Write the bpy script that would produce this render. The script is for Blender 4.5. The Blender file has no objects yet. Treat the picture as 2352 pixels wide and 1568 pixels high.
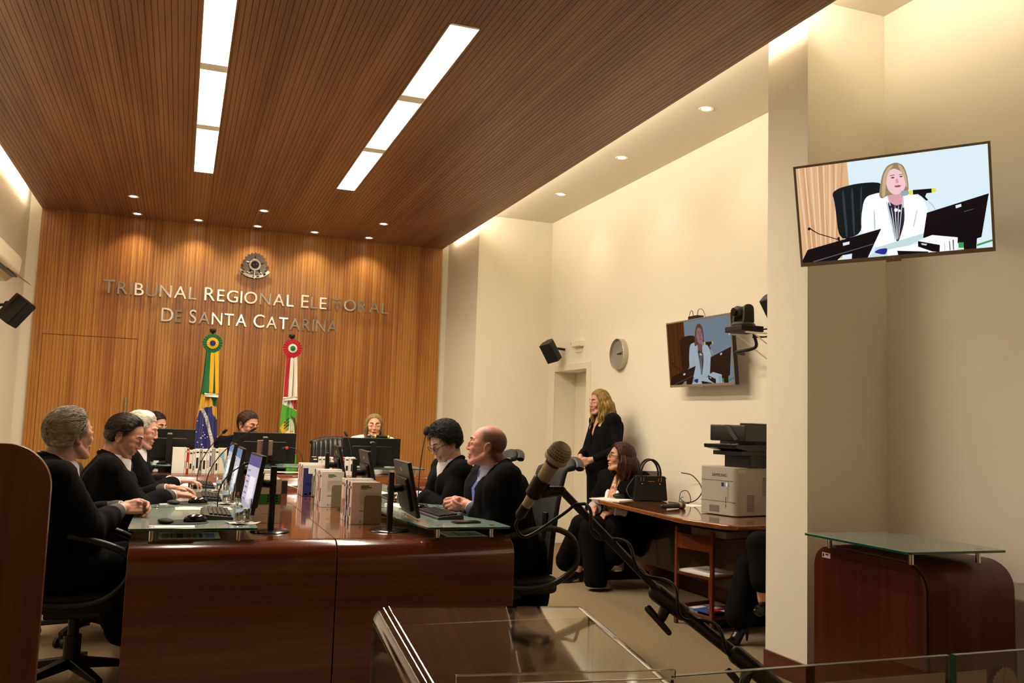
import bpy, bmesh, math, random
import numpy as np
from mathutils import Vector, Matrix, Quaternion, noise
random.seed(7)
SC = bpy.context.scene
COL = SC.collection
# ------------------------------------------------------------ camera
F_PX, YAW, PITCH, ROLL, CAM_H = 2051.6, math.radians(20.18), math.radians(5.434), math.radians(1.873), 1.32
_f = Vector((math.sin(YAW)*math.cos(PITCH), math.cos(YAW)*math.cos(PITCH), math.sin(PITCH)))
_r0 = Vector((math.cos(YAW), -math.sin(YAW), 0)); _u0 = _r0.cross(_f)
_r = math.cos(ROLL)*_r0 + math.sin(ROLL)*_u0; _u = -math.sin(ROLL)*_r0 + math.cos(ROLL)*_u0
cam = bpy.data.objects.new('camera', bpy.data.cameras.new('camera')); COL.objects.link(cam)
cam.data.sensor_width = 36; cam.data.lens = F_PX/2352*36; cam.data.clip_start = 0.05; cam.data.clip_end = 100
R3 = Matrix((_r, _u, -_f)).transposed()
cam.matrix_world = Matrix.Translation((0, 0, CAM_H)) @ R3.to_4x4()
SC.camera = cam
# ------------------------------------------------------------ world and exposure
SC.view_settings.view_transform = 'Standard'; SC.view_settings.look = 'None'
SC.view_settings.gamma = 1; SC.view_settings.use_curve_mapping = False
SC.view_settings.exposure = EXPOSURE = 0.17
w = bpy.data.worlds.new('world'); SC.world = w; w.use_nodes = True
w.node_tree.nodes['Background'].inputs[0].default_value = (1, .85, .65, 1)
w.node_tree.nodes['Background'].inputs[1].default_value = 0.02
WARM = (1.0, .86, .67)

def at(px, py, X=None, Y=None, Z=None):
    """the place a picture point shows, on the plane X, Y or Z = given (metres)"""
    d = _r*((px-1176)/F_PX) - _u*((py-784)/F_PX) + _f
    o = Vector((0, 0, CAM_H))
    t = (X-o.x)/d.x if X is not None else (Y-o.y)/d.y if Y is not None else (Z-o.z)/d.z
    return o + d*t

def area_light(name, loc, size, size_y, power, direction, color=WARM, spread=180):
    l = bpy.data.lights.new(name, 'AREA'); l.shape = 'RECTANGLE'; l.size = size; l.size_y = size_y
    l.energy = power; l.color = color; l.spread = math.radians(spread)
    o = bpy.data.objects.new(name, l); COL.objects.link(o); o.location = loc
    o.rotation_euler = Vector(direction).to_track_quat('-Z', 'Y').to_euler()
    return o
# ------------------------------------------------------------ room measures
YB = 11.1                # wood wall
XL, XR = -1.72, 4.1      # side walls
ZW, ZC = 3.59, 3.79      # slatted ceiling, white ceiling
XW0, XW1 = -1.595, 3.078 # slatted wall and ceiling, left and right edge
YN = -4.0                # wall behind the photographer
# ------------------------------------------------------------ helpers
def lin(h):
    h = h.lstrip('#'); out = []
    for i in (0, 2, 4):
        c = int(h[i:i+2], 16)/255
        out.append(c/12.92 if c <= .04045 else ((c+.055)/1.055)**2.4)
    return tuple(out)+(1,)

MATS = {}
def mat(name, color='#808080', rough=.5, metal=0, spec=.5, coat=0, trans=0, ior=1.45, emit=None, estr=0, bump=None, var=None, sheen=0, alpha=1):
    """principled material; bump=(scale xyz, strength, distance); var=(scale xyz, colour 2, detail)"""
    if name in MATS: return MATS[name]
    m = bpy.data.materials.new(name); m.use_nodes = True; nt = m.node_tree; b = nt.nodes['Principled BSDF']
    col = lin(color) if isinstance(color, str) else tuple(color)
    b.inputs['Base Color'].default_value = col; m.diffuse_color = col
    b.inputs['Roughness'].default_value = rough; b.inputs['Metallic'].default_value = metal
    b.inputs['Specular IOR Level'].default_value = spec; b.inputs['IOR'].default_value = ior
    b.inputs['Coat Weight'].default_value = coat; b.inputs['Coat Roughness'].default_value = .06
    b.inputs['Transmission Weight'].default_value = trans; b.inputs['Sheen Weight'].default_value = sheen
    b.inputs['Alpha'].default_value = alpha
    if emit is not None:
        b.inputs['Emission Color'].default_value = lin(emit) if isinstance(emit, str) else tuple(emit)
        b.inputs['Emission Strength'].default_value = estr
    N, L = nt.nodes.new, nt.links.new
    if var or bump:
        tc = N('ShaderNodeTexCoord')
    if var:
        mp = N('ShaderNodeMapping'); mp.inputs['Scale'].default_value = var[0]; L(tc.outputs['Object'], mp.inputs[0])
        nz = N('ShaderNodeTexNoise'); nz.inputs['Scale'].default_value = 1; nz.inputs['Detail'].default_value = var[2] if len(var) > 2 else 4
        L(mp.outputs[0], nz.inputs['Vector'])
        cr = N('ShaderNodeValToRGB'); cr.color_ramp.elements[0].position = .32; cr.color_ramp.elements[1].position = .68
        cr.color_ramp.elements[0].color = col; cr.color_ramp.elements[1].color = lin(var[1])
        L(nz.outputs[0], cr.inputs[0]); L(cr.outputs[0], b.inputs['Base Color'])
    if bump:
        mp = N('ShaderNodeMapping'); mp.inputs['Scale'].default_value = bump[0]; L(tc.outputs['Object'], mp.inputs[0])
        nz = N('ShaderNodeTexNoise'); nz.inputs['Scale'].default_value = 1; nz.inputs['Detail'].default_value = 3
        L(mp.outputs[0], nz.inputs['Vector'])
        bp = N('ShaderNodeBump'); bp.inputs['Strength'].default_value = bump[1]; bp.inputs['Distance'].default_value = bump[2]
        L(nz.outputs[0], bp.inputs['Height']); L(bp.outputs[0], b.inputs['Normal'])
    MATS[name] = m
    return m

class MB:
    """collects shapes; build() links them as ONE mesh object"""
    def __init__(s): s.v = []; s.f = []; s.m = []
    def add(s, vs, fs, mi=0):
        n = len(s.v); s.v += [tuple(v) for v in vs]; s.f += [tuple(i+n for i in f) for f in fs]; s.m += [mi]*len(fs); return s
    def box(s, x0, x1, y0, y1, z0, z1, mi=0, M=None):
        v = [Vector((x, y, z)) for z in (z0, z1) for y in (y0, y1) for x in (x0, x1)]
        if M: v = [M @ p for p in v]
        return s.add(v, [(0,2,3,1), (4,5,7,6), (0,1,5,4), (1,3,7,5), (3,2,6,7), (2,0,4,6)], mi)
    def frame(s, p, d):
        d = Vector(d).normalized(); a = Vector((0,0,1)) if abs(d.z) < .9 else Vector((1,0,0))
        u = d.cross(a).normalized(); return d, u, d.cross(u)
    def cyl(s, p0, p1, r0, r1=None, n=16, mi=0, caps=True):
        if r1 is None: r1 = r0
        p0, p1 = Vector(p0), Vector(p1); d, u, w = s.frame(p0, p1-p0); vs = []
        for p, r in ((p0, r0), (p1, r1)):
            vs += [p+(u*math.cos(2*math.pi*i/n)+w*math.sin(2*math.pi*i/n))*r for i in range(n)]
        fs = [(i, (i+1) % n, n+(i+1) % n, n+i) for i in range(n)]
        if caps: fs += [tuple(range(n))[::-1], tuple(range(n, 2*n))]
        return s.add(vs, fs, mi)
    def tube(s, pts, r, n=10, mi=0, closed=False, flat=None):
        pts = [Vector(p) for p in pts]; k = len(pts); vs = []; prev = None
        for i, p in enumerate(pts):
            a = pts[(i-1) % k] if (closed or i > 0) else p; b = pts[(i+1) % k] if (closed or i < k-1) else p
            d = (b-a).normalized()
            if prev is None: _, u, w = s.frame(p, d)
            else: u = (prev-d*prev.dot(d)).normalized(); w = d.cross(u)
            prev = u; rr = r[i] if isinstance(r, (list, tuple)) else r
            for j in range(n):
                t = 2*math.pi*j/n; vs.append(p+(u*math.cos(t)+w*math.sin(t)*(flat or 1))*rr)
        fs = []
        for i in range(k if closed else k-1):
            for j in range(n):
                a, b = i*n, ((i+1) % k)*n; fs.append((a+j, a+(j+1) % n, b+(j+1) % n, b+j))
        if not closed: fs += [tuple(range(n))[::-1], tuple(range((k-1)*n, k*n))]
        return s.add(vs, fs, mi)
    def ell(s, c, r, nu=20, nv=12, mi=0, M=None):
        c = Vector(c); r = (r, r, r) if not hasattr(r, '__len__') else r; vs = []
        for j in range(1, nv):
            t = math.pi*j/nv
            for i in range(nu):
                a = 2*math.pi*i/nu; vs.append(Vector((r[0]*math.sin(t)*math.cos(a), r[1]*math.sin(t)*math.sin(a), r[2]*math.cos(t))))
        vs += [Vector((0,0,r[2])), Vector((0,0,-r[2]))]
        if M: vs = [M @ p for p in vs]
        vs = [c+p for p in vs]; T = (nv-1)*nu; fs = []
        for j in range(nv-2):
            for i in range(nu): fs.append((j*nu+i, (j+1)*nu+i, (j+1)*nu+(i+1) % nu, j*nu+(i+1) % nu))
        for i in range(nu): fs.append((T, i, (i+1) % nu)); fs.append((T+1, (nv-2)*nu+(i+1) % nu, (nv-2)*nu+i))
        return s.add(vs, fs, mi)
    def cap(s, p0, p1, r0, r1=None, n=14, mi=0):
        """tapered capsule"""
        if r1 is None: r1 = r0
        p0, p1 = Vector(p0), Vector(p1)
        if (p1-p0).length < 1e-5: p1 = p0+Vector((0, 0, 1e-4))
        d = (p1-p0).normalized(); pts = []; rs = []
        for a in (80, 55, 28): pts.append(p0-d*r0*math.sin(math.radians(a))); rs.append(r0*math.cos(math.radians(a)))
        pts += [p0, p1]; rs += [r0, r1]
        for a in (28, 55, 80): pts.append(p1+d*r1*math.sin(math.radians(a))); rs.append(r1*math.cos(math.radians(a)))
        return s.tube(pts, rs, n, mi)
    def prism(s, poly, fn, t0, t1, mi=0, mi_side=None):
        """poly: 2D outline; fn(a, b, t) -> point; extruded t0..t1"""
        n = len(poly); vs = [fn(a, b, t0) for a, b in poly]+[fn(a, b, t1) for a, b in poly]
        s.add(vs, [tuple(range(n))[::-1], tuple(range(n, 2*n))], mi)
        k = len(s.v)-2*n
        s.f += [(k+i, k+(i+1) % n, k+n+(i+1) % n, k+n+i) for i in range(n)]; s.m += [mi if mi_side is None else mi_side]*n
        return s
    def lathe(s, prof, c=(0,0,0), n=24, mi=0, M=None):
        vs = []; c = Vector(c)
        for r, z in prof:
            for i in range(n):
                a = 2*math.pi*i/n; p = Vector((r*math.cos(a), r*math.sin(a), z)); vs.append(c+(M @ p if M else p))
        fs = [(j*n+i, j*n+(i+1) % n, (j+1)*n+(i+1) % n, (j+1)*n+i) for j in range(len(prof)-1) for i in range(n)]
        fs += [tuple(range(n))[::-1], tuple(range((len(prof)-1)*n, len(prof)*n))]
        return s.add(vs, fs, mi)
    def grid(s, fn, nu, nv, mi=0):
        """fn(i/nu, j/nv) -> point; mi may be a function of (u, v)"""
        vs = [fn(i/nu, j/nv) for j in range(nv+1) for i in range(nu+1)]; n = len(s.v); s.v += [tuple(v) for v in vs]
        for j in range(nv):
            for i in range(nu):
                a = n+j*(nu+1)+i; s.f.append((a, a+1, a+nu+2, a+nu+1)); s.m.append(mi((i+.5)/nu, (j+.5)/nv) if callable(mi) else mi)
        return s
    def xf(s, M): s.v = [tuple(M @ Vector(v)) for v in s.v]; return s
    def build(s, name, mats, parent=None, smooth=35, bevel=0, normals=True, solid=0):
        me = bpy.data.meshes.new(name); me.from_pydata(s.v, [], s.f)
        for m in (mats if isinstance(mats, (list, tuple)) else [mats]): me.materials.append(m)
        me.polygons.foreach_set('material_index', s.m)
        bm = bmesh.new(); bm.from_mesh(me)
        if normals: bmesh.ops.recalc_face_normals(bm, faces=bm.faces)
        bm.to_mesh(me); bm.free()
        if smooth: me.polygons.foreach_set('use_smooth', [True]*len(me.polygons)); me.set_sharp_from_angle(angle=math.radians(smooth))
        o = bpy.data.objects.new(name, me); COL.objects.link(o)
        if solid:
            md = o.modifiers.new('solid', 'SOLIDIFY'); md.thickness = solid; md.offset = 0
        if bevel:
            md = o.modifiers.new('bevel', 'BEVEL'); md.width = bevel; md.segments = 3; md.limit_method = 'ANGLE'; md.angle_limit = math.radians(40); md.harden_normals = True
        if smooth and smooth <= 50 and not bevel and not solid:
            md = o.modifiers.new('weighted', 'WEIGHTED_NORMAL'); md.keep_sharp = True
        if parent:
            o.parent = parent; o.matrix_parent_inverse = parent.matrix_basis.inverted()
        return o

def thing(name, label, cat, loc=(0,0,0), group=None, rz=0):
    o = bpy.data.objects.new(name, None); COL.objects.link(o); o.location = loc; o.rotation_euler = (0, 0, rz)
    o.empty_display_size = .05; return tag(o, label, cat, group)
def tag(o, label, cat, group=None):
    o['label'] = label; o['category'] = cat
    if group: o['group'] = group
    return o
def struct(o): o['kind'] = 'structure'; return o
def dup(root, loc=None, rz=None, label=None, group=None):
    r = root.copy(); COL.objects.link(r)
    if loc is not None: r.location = loc
    if rz is not None: r.rotation_euler = (0, 0, rz)
    if label: r['label'] = label
    if group: r['group'] = group
    for ch in root.children:
        c = ch.copy(); COL.objects.link(c); c.parent = r
        for g in ch.children:
            d = g.copy(); COL.objects.link(d); d.parent = c
    return r
def rounded(pts, r, n=6):
    """round the corners of a closed 2D outline; r a number or one per corner"""
    out = []; k = len(pts)
    for i in range(k):
        p0, p, p1 = Vector(pts[i-1]), Vector(pts[i]), Vector(pts[(i+1) % k]); rr = r[i] if isinstance(r, (list, tuple)) else r
        if rr <= 0: out.append(tuple(p)); continue
        a = (p0-p).normalized(); b = (p1-p).normalized(); ang = a.angle(b); t = min(rr/math.tan(ang/2), (p0-p).length*.49, (p1-p).length*.49)
        rr = t*math.tan(ang/2); c = p+(a+b).normalized()*rr/math.sin(ang/2)
        s, e = p+a*t-c, p+b*t-c
        for j in range(n+1):
            q = s.lerp(e, j/n)
            # spherical interpolation
            w = s.angle(e)
            q = (s*math.sin((1-j/n)*w)+e*math.sin(j/n*w))/math.sin(w) if w > 1e-4 else q
            out.append(tuple(c+q))
    return out
def text_mesh(body, size, name, m, M, extrude=.002, align='LEFT', parent=None, space=1, bold=0):
    cu = bpy.data.curves.new(name, 'FONT'); cu.body = body; cu.size = size; cu.extrude = extrude; cu.align_x = align; cu.space_character = space; cu.offset = bold
    cu.resolution_u = 3
    o = bpy.data.objects.new(name, cu); COL.objects.link(o)
    dg = bpy.context.evaluated_depsgraph_get(); me = bpy.data.meshes.new_from_object(o.evaluated_get(dg)); bpy.data.objects.remove(o)
    me.transform(M); me.materials.clear(); me.materials.append(m)
    o = bpy.data.objects.new(name, me); COL.objects.link(o)
    if parent: o.parent = parent; o.matrix_parent_inverse = parent.matrix_basis.inverted()
    return o
def wood(name, c1, c2, axis, rough=.25, coat=.6, scale=1.0):
    """veneer with grain running along axis"""
    s = [42*scale, 42*scale, 42*scale]; s['xyz'.index(axis)] = 1.6*scale
    return mat(name, c1, rough, coat=coat, var=(tuple(s), c2, 5))
# ============================================================ room shell
M_wall = mat('cream_paint', '#ebe3d1', .85, spec=.2, bump=((60, 60, 60), .05, .002))
M_ceil = mat('ceiling_paint', '#ddd4c2', .9, spec=.2)
def slat_mat(name, c1, c2, c3, axis_pitch, rough=.38):
    m = bpy.data.materials.new(name); m.use_nodes = True; nt = m.node_tree; b = nt.nodes['Principled BSDF']; N, L = nt.nodes.new, nt.links.new
    tc = N('ShaderNodeTexCoord'); sp = N('ShaderNodeSeparateXYZ'); L(tc.outputs['Object'], sp.inputs[0])
    mu = N('ShaderNodeMath'); mu.operation = 'DIVIDE'; mu.inputs[1].default_value = axis_pitch; L(sp.outputs[0], mu.inputs[0])
    fl = N('ShaderNodeMath'); fl.operation = 'FLOOR'; L(mu.outputs[0], fl.inputs[0])
    wn = N('ShaderNodeTexWhiteNoise'); wn.noise_dimensions = '1D'; L(fl.outputs[0], wn.inputs['W'])
    # broad veneer sheets, about 30 cm wide
    mp = N('ShaderNodeMapping'); mp.inputs['Scale'].default_value = (3.1, .35, .35); L(tc.outputs['Object'], mp.inputs[0])
    n1 = N('ShaderNodeTexNoise'); n1.inputs['Scale'].default_value = 1; n1.inputs['Detail'].default_value = 2; L(mp.outputs[0], n1.inputs['Vector'])
    mp2 = N('ShaderNodeMapping'); mp2.inputs['Scale'].default_value = (170, 4, 4); L(tc.outputs['Object'], mp2.inputs[0])
    n2 = N('ShaderNodeTexNoise'); n2.inputs['Scale'].default_value = 1; n2.inputs['Detail'].default_value = 4; L(mp2.outputs[0], n2.inputs['Vector'])
    a1 = N('ShaderNodeMath'); a1.operation = 'MULTIPLY_ADD'; a1.inputs[1].default_value = .22; L(wn.outputs['Value'], a1.inputs[0]); L(n1.outputs[0], a1.inputs[2])
    a2 = N('ShaderNodeMath'); a2.operation = 'MULTIPLY_ADD'; a2.inputs[1].default_value = .5; L(n2.outputs[0], a2.inputs[0]); L(a1.outputs[0], a2.inputs[2])
    cr = N('ShaderNodeValToRGB'); e = cr.color_ramp.elements; e[0].position = .55; e[0].color = lin(c1); e[1].position = 1.35/1.4; e[1].color = lin(c3)
    k = cr.color_ramp.elements.new(.8); k.color = lin(c2)
    L(a2.outputs[0], cr.inputs[0]); L(cr.outputs[0], b.inputs['Base Color'])
    b.inputs['Roughness'].default_value = rough; b.inputs['Specular IOR Level'].default_value = .4
    m.diffuse_color = lin(c2); MATS[name] = m; return m
PITCH_S = .0352
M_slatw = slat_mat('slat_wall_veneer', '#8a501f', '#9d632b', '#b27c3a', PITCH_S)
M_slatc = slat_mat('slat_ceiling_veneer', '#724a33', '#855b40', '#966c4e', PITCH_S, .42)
M_groove = mat('groove_dark', '#66371a', .8)
M_base = wood('baseboard_wood', '#4a1c12', '#5f2a1a', 'y', .3, .4)

def slats(fn, x0, x1, name, mats, holes=(), gap=.003, depth=.005):
    """boards side by side with real grooves; fn(x, t, d): t along, d depth behind the face; holes = (x0, x1, t0, t1) of 0..1"""
    mb = MB(); n = int(round((x1-x0)/PITCH_S)); k0 = x0
    pieces = []
    for i in range(n):
        a, b = k0+i*PITCH_S, min(k0+(i+1)*PITCH_S-gap, x1); ps = [(a, b, 0.0, 1.0)]
        for (hx0, hx1, t0, t1) in holes:
            nx = []
            for (p, q, s0, s1) in ps:
                if q <= hx0 or p >= hx1 or s1 <= t0 or s0 >= t1: nx.append((p, q, s0, s1)); continue
                if p < hx0: nx.append((p, hx0, s0, s1))
                if q > hx1: nx.append((hx1, q, s0, s1))
                m0, m1 = max(p, hx0), min(q, hx1)
                if s0 < t0: nx.append((m0, m1, s0, t0))
                if s1 > t1: nx.append((m0, m1, t1, s1))
            ps = nx
        pieces += [q for q in ps if q[1]-q[0] > .001]
    for (a, b, s0, s1) in pieces:
        if True:
            mb.add([fn(a, s0, 0), fn(b, s0, 0), fn(b, s1, 0), fn(a, s1, 0), fn(a, s0, depth), fn(b, s0, depth), fn(b, s1, depth), fn(a, s1, depth)],
                   [(0,1,2,3), (0,4,5,1), (1,5,6,2), (2,6,7,3), (3,7,4,0)], 0)
    # groove bottoms: one backing sheet behind the boards
    return mb

# floor
fl = MB().box(XL-.2, XR+.2, YN, YB+.2, -.1, 0).build('floor', mat('carpet_beige', '#7c6c53', .95, spec=.1, var=((55, 260, 1), '#927f63', 6), bump=((300, 700, 1), .5, .004)))
struct(fl)
# slatted wall, with the flush door cut in it
DX0, DX1, DZ = XW0+3*PITCH_S-.0015, XW0+31*PITCH_S-.0015, 2.185
mb = slats(lambda x, t, d: Vector((x, YB+d, t*(ZW+.02))), XW0, XW1, 'wall_back', None, holes=[(DX0, DX1, 0, DZ/(ZW+.02))])
mb.box(XW0, XW1, YB+.005, YB+.05, 0, ZW+.02, 1)
struct(mb.build('wall_back', [M_slatw, M_groove], smooth=0))
d = MB(); n = int((DX1-DX0)/PITCH_S)
mb = slats(lambda x, t, dd: Vector((x, YB+.001+dd, t*(DZ-.008))), DX0+.0045, DX1-.0045, 'door', None); mb.box(DX0+.003, DX1-.003, YB+.0032, YB+.0048, .0, DZ-.008, 1)
do = struct(mb.build('door_1', [M_slatw, M_groove], smooth=0))
M_steel = mat('brushed_steel', '#b9b4ab', .3, 1)
h = at(290, 912, Y=YB-.05)
hb = MB().cyl((h.x, YB-.05, h.z), (h.x, YB-.05, h.z-.45), .011)
for z in (.05, .4): hb.cyl((h.x, YB-.05, h.z-z), (h.x, YB, h.z-z), .006)
hb.build('door_handle', M_steel, do)
# white margins beside the slats and side walls
struct(MB().box(XL, XW0, YB+.04, YB+.2, 0, ZC).box(XW1, 3.17, YB+.04, YB+.2, 0, ZC).build('wall_back_margin', M_wall))
struct(MB().box(XL-.15, XL, YN, YB+.2, 0, ZC).build('wall_left', M_wall))
# block at the back right: side face X=3.17, front face Y=9.85
struct(MB().box(3.17, XR+.15, 9.85, YB+.2, 0, ZC).build('wall_back_right', M_wall))
# right wall with the door recess
ry0, ry1, rz = at(1349, 845, X=XR).y, at(1276, 855, X=XR).y, 1.972
mb = MB().box(XR, XR+.5, 4.2, ry0, 0, ZC).box(XR, XR+.5, ry1, 9.86, 0, ZC).box(XR, XR+.5, ry0, ry1, rz, ZC)
struct(mb.build('wall_right', M_wall))
M_door = mat('door_white_paint', '#e6ddc8', .5)
dr = struct(MB().box(XR+.26, XR+.30, ry0+.002, ry1-.002, 0, rz-.003).build('door_2', M_door, bevel=.003))
MB().cyl((XR+.26, ry0+.09, 1.0), (XR+.2, ry0+.09, 1.0), .01).cyl((XR+.2, ry0+.09, 1.0), (XR+.2, ry0+.22, 1.0), .009).build('door_handle', M_steel, dr)
# flat casing round the recess
cy0, cy1, cz = at(1358, 829, X=XR).y, at(1263, 842, X=XR).y, 2.046
mb = MB().box(XR-.012, XR, cy0, ry0, 0, cz).box(XR-.012, XR, ry1, cy1, 0, cz).box(XR-.012, XR, ry0, ry1, rz, cz)
struct(mb.build('trim_1', M_door, bevel=.002))
# pillar that stands out into the room, and the recess nearer the camera
PX, PY0, PY1, XR2 = 3.19, 4.0, 4.36, 3.735
struct(MB().box(PX, XR+.5, PY0, PY1, 0, ZC).build('wall_pillar', M_wall))
struct(MB().box(XR2, XR2+.15, YN, PY0+.01, 0, ZC).build('wall_right_near', M_wall))
struct(MB().box(PX-.014, PX, PY0-.014, PY1, 0, .118).box(PX-.014, XR2, PY0-.014, PY0, 0, .118).box(XR2-.014, XR2, YN, PY0-.014, 0, .118).build('baseboard_right_near', M_base, bevel=.003))
struct(MB().box(XR-.014, XR, PY1, cy0, 0, .118).box(3.17, XR-.014, 9.836, 9.85, 0, .118).build('baseboard_right', M_base, bevel=.003))
struct(MB().box(XL, XL+.014, YN, YB, 0, .118).build('baseboard_left', M_base, bevel=.003))
struct(MB().box(XL-.15, XR+.5, YN-.15, YN, 0, ZC).build('wall_front', M_wall))
# white ceiling above everything
dls = [at(px, py, Z=ZC) for px, py in ((1622, 250), (1428, 362), (1288, 446))]
struct(MB().box(XL-.15, XR+.5, YN-.15, YB+.2, ZC, ZC+.1).build('ceiling', M_ceil))
# slatted ceiling hung below it, with the two light troughs cut out
LW = .165; LY0, LY1 = 4.72, 8.69
lampx = [(-.020, .152), (1.302, 1.480)]
lens = [(4.72, 8.69), (4.72, 8.69), (-2.6, 1.4), (-2.6, 1.4)]
troughs = [(lampx[0][0], lampx[0][1], LY0, LY1), (lampx[1][0], lampx[1][1], LY0, LY1)]
tY = lambda y: (y-YN)/(YB+.012-YN)
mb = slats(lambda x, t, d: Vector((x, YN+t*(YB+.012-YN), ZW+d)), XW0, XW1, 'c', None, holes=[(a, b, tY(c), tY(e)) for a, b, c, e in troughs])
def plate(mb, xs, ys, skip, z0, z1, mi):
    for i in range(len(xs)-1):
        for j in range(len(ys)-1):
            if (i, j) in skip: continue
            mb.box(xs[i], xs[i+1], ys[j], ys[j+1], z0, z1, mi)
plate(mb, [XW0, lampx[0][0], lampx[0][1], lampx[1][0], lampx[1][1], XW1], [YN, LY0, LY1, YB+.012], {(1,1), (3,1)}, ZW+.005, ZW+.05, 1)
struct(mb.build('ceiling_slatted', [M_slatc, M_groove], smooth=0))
# ============================================================ lamps of the room
M_white = mat('lamp_housing_white', '#f4ecda', .5)
def trough(x0, x1, y0, y1, label, segs):
    t = thing('ceiling_trough_light', label, 'ceiling light', ((x0+x1)/2, (y0+y1)/2, ZW), 'trough lights in the slatted ceiling')
    z1 = ZW+.048; zp = ZW+.018
    fr = MB().box(x0, x0+.004, y0, y1, ZW-.003, z1).box(x1-.004, x1, y0, y1, ZW-.003, z1).box(x0, x1, y0, y0+.02, ZW-.003, z1).box(x0, x1, y1-.02, y1, ZW-.003, z1).box(x0, x1, y0, y1, z1, z1+.004)
    for a in segs[:-1]: fr.box(x0, x1, a-.06, a+.06, ZW+.001, z1)
    fr.build('frame', M_white, t)
    e = [y0+.02]+[q for a in segs[:-1] for q in (a-.06, a+.06)]+[y1-.02]
    for k in range(0, len(e), 2):
        MB().box(x0+.004, x1-.004, e[k]+.002, e[k+1]-.002, zp, zp+.004).build('diffuser', M_emit, t)
        area_light('trough_lamp', ((x0+x1)/2, (e[k]+e[k+1])/2, zp-.004), x1-x0-.02, e[k+1]-e[k]-.02, P_TROUGH, (0, 0, -1)).parent = None
P_TROUGH = 40; P_COVE = 98
M_emit = mat('diffuser_lit', '#ffffff', .6, emit=(1, .93, .78, 1), estr=2.6)
trough(*troughs[0], 'left trough light with three lit panels, running off the top of the picture', [6.0, 7.3, 8.7])
trough(*troughs[1], 'right trough light with three lit panels and a pale end cap', [6.0, 7.3, 8.7])
M_spot = mat('spot_lit', '#ffffff', .5, emit=(1, .93, .75, 1), estr=14)
def downlight(x, y, z, label, power, group, angle=112, proto=[None]):
    t = thing('downlight', label, 'downlight', (x, y, z), group)
    if proto[0] is None:
        a = MB().lathe([(.038, 0), (.055, -.004), (.057, .001), (.038, .001)][::-1]); b = MB().lathe([(.037, -.001), (.02, -.0035), (.001, -.004)])
        oa = a.build('trim_ring', M_white, t); ob = b.build('bulb', M_spot, t)
        for o in (oa, ob): o.matrix_parent_inverse = Matrix.Identity(4)
        proto[0] = (oa, ob)
    else:
        for o in proto[0]:
            c = o.copy(); COL.objects.link(c); c.parent = t
    l = bpy.data.lights.new('downlight_lamp', 'SPOT'); l.energy = power; l.spot_size = math.radians(angle); l.spot_blend = .9; l.color = WARM; l.shadow_soft_size = .03
    o = bpy.data.objects.new('downlight_lamp', l); COL.objects.link(o); o.location = (x, y, z-.012)
back = [-.597, .062, .727, 1.396, 2.062]; wh = ['far left', 'second from left', 'middle, above the emblem', 'second from right', 'far right']
for k, x in enumerate(back): downlight(x, 10.87, ZW, 'small round downlight nearest the slatted wall, '+wh[k]+' of its row', 34, 'downlights in the slatted ceiling')
for x, s in ((-.597, 'left'), (.726, 'middle'), (2.06, 'right')): downlight(x, 10.01, ZW, 'small round downlight in the front row of three, '+s, 20, 'downlights in the slatted ceiling')
for p, s in zip(dls, ('nearest the pillar', 'middle one of three', 'farthest one, by the back corner')): downlight(p.x, p.y, ZC, 'round downlight in the white ceiling strip, '+s, 14, 'downlights in the white ceiling', 120)
# cove tubes lying on top of the slatted ceiling, near its edges
M_tube = mat('cove_tube_lit', '#ffffff', .5, emit=(1, .9, .66, 1), estr=4)
P_COVE = 98
for x, s in ((XW1-.05, 'right'), (XW0+.05, 'left')):
    cv = MB().cyl((x, YN+.3, ZW+.085), (x, YB-.15, ZW+.085), .014, n=8).build('cove_light_tube', M_tube)
    tag(cv, 'long lit tube lying on top of the slatted ceiling along its '+s+' edge', 'cove light')
    area_light('cove_lamp', (x, (YN+YB)/2, ZW+.105), YB-YN-.6, .05, P_COVE, (.75 if s == 'right' else -.75, 0, .66), WARM)
# ============================================================ materials
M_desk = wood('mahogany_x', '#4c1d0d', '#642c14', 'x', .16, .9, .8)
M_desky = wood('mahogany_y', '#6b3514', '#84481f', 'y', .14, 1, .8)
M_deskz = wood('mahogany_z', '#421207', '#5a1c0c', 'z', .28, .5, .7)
M_panelL = wood('walnut_z', '#532509', '#673110', 'z', .35, .3, .7)
M_glass = mat('green_glass_frosted', '#8fa69a', .22, spec=.5, coat=.4, trans=.38, var=((2, 2, 2), '#94aa9f', 2))
M_gedge = mat('green_glass_edge', '#0f4a3c', .08, spec=.8)
M_black = mat('black_plastic', '#0e0d0c', .42)
M_blackg = mat('black_plastic_glossy', '#0b0a0a', .18)
M_blackm = mat('black_rubber', '#0a0909', .8)
M_dgrey = mat('dark_grey_plastic', '#2c2724', .4)
M_grey = mat('grey_plastic', '#8c877c', .45)
M_paper = mat('paper_white', '#e9e4da', .8)
M_clear = mat('clear_glass', '#f4f8f6', .02, trans=1, ior=1.45)
M_chrome = mat('chrome', '#d8d4cc', .12, 1)
M_fabric = mat('chair_mesh_black', '#100f0e', .75, bump=((400, 400, 400), .4, .002))
M_leather = mat('chair_leather_black', '#1b1a1a', .32)

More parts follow.
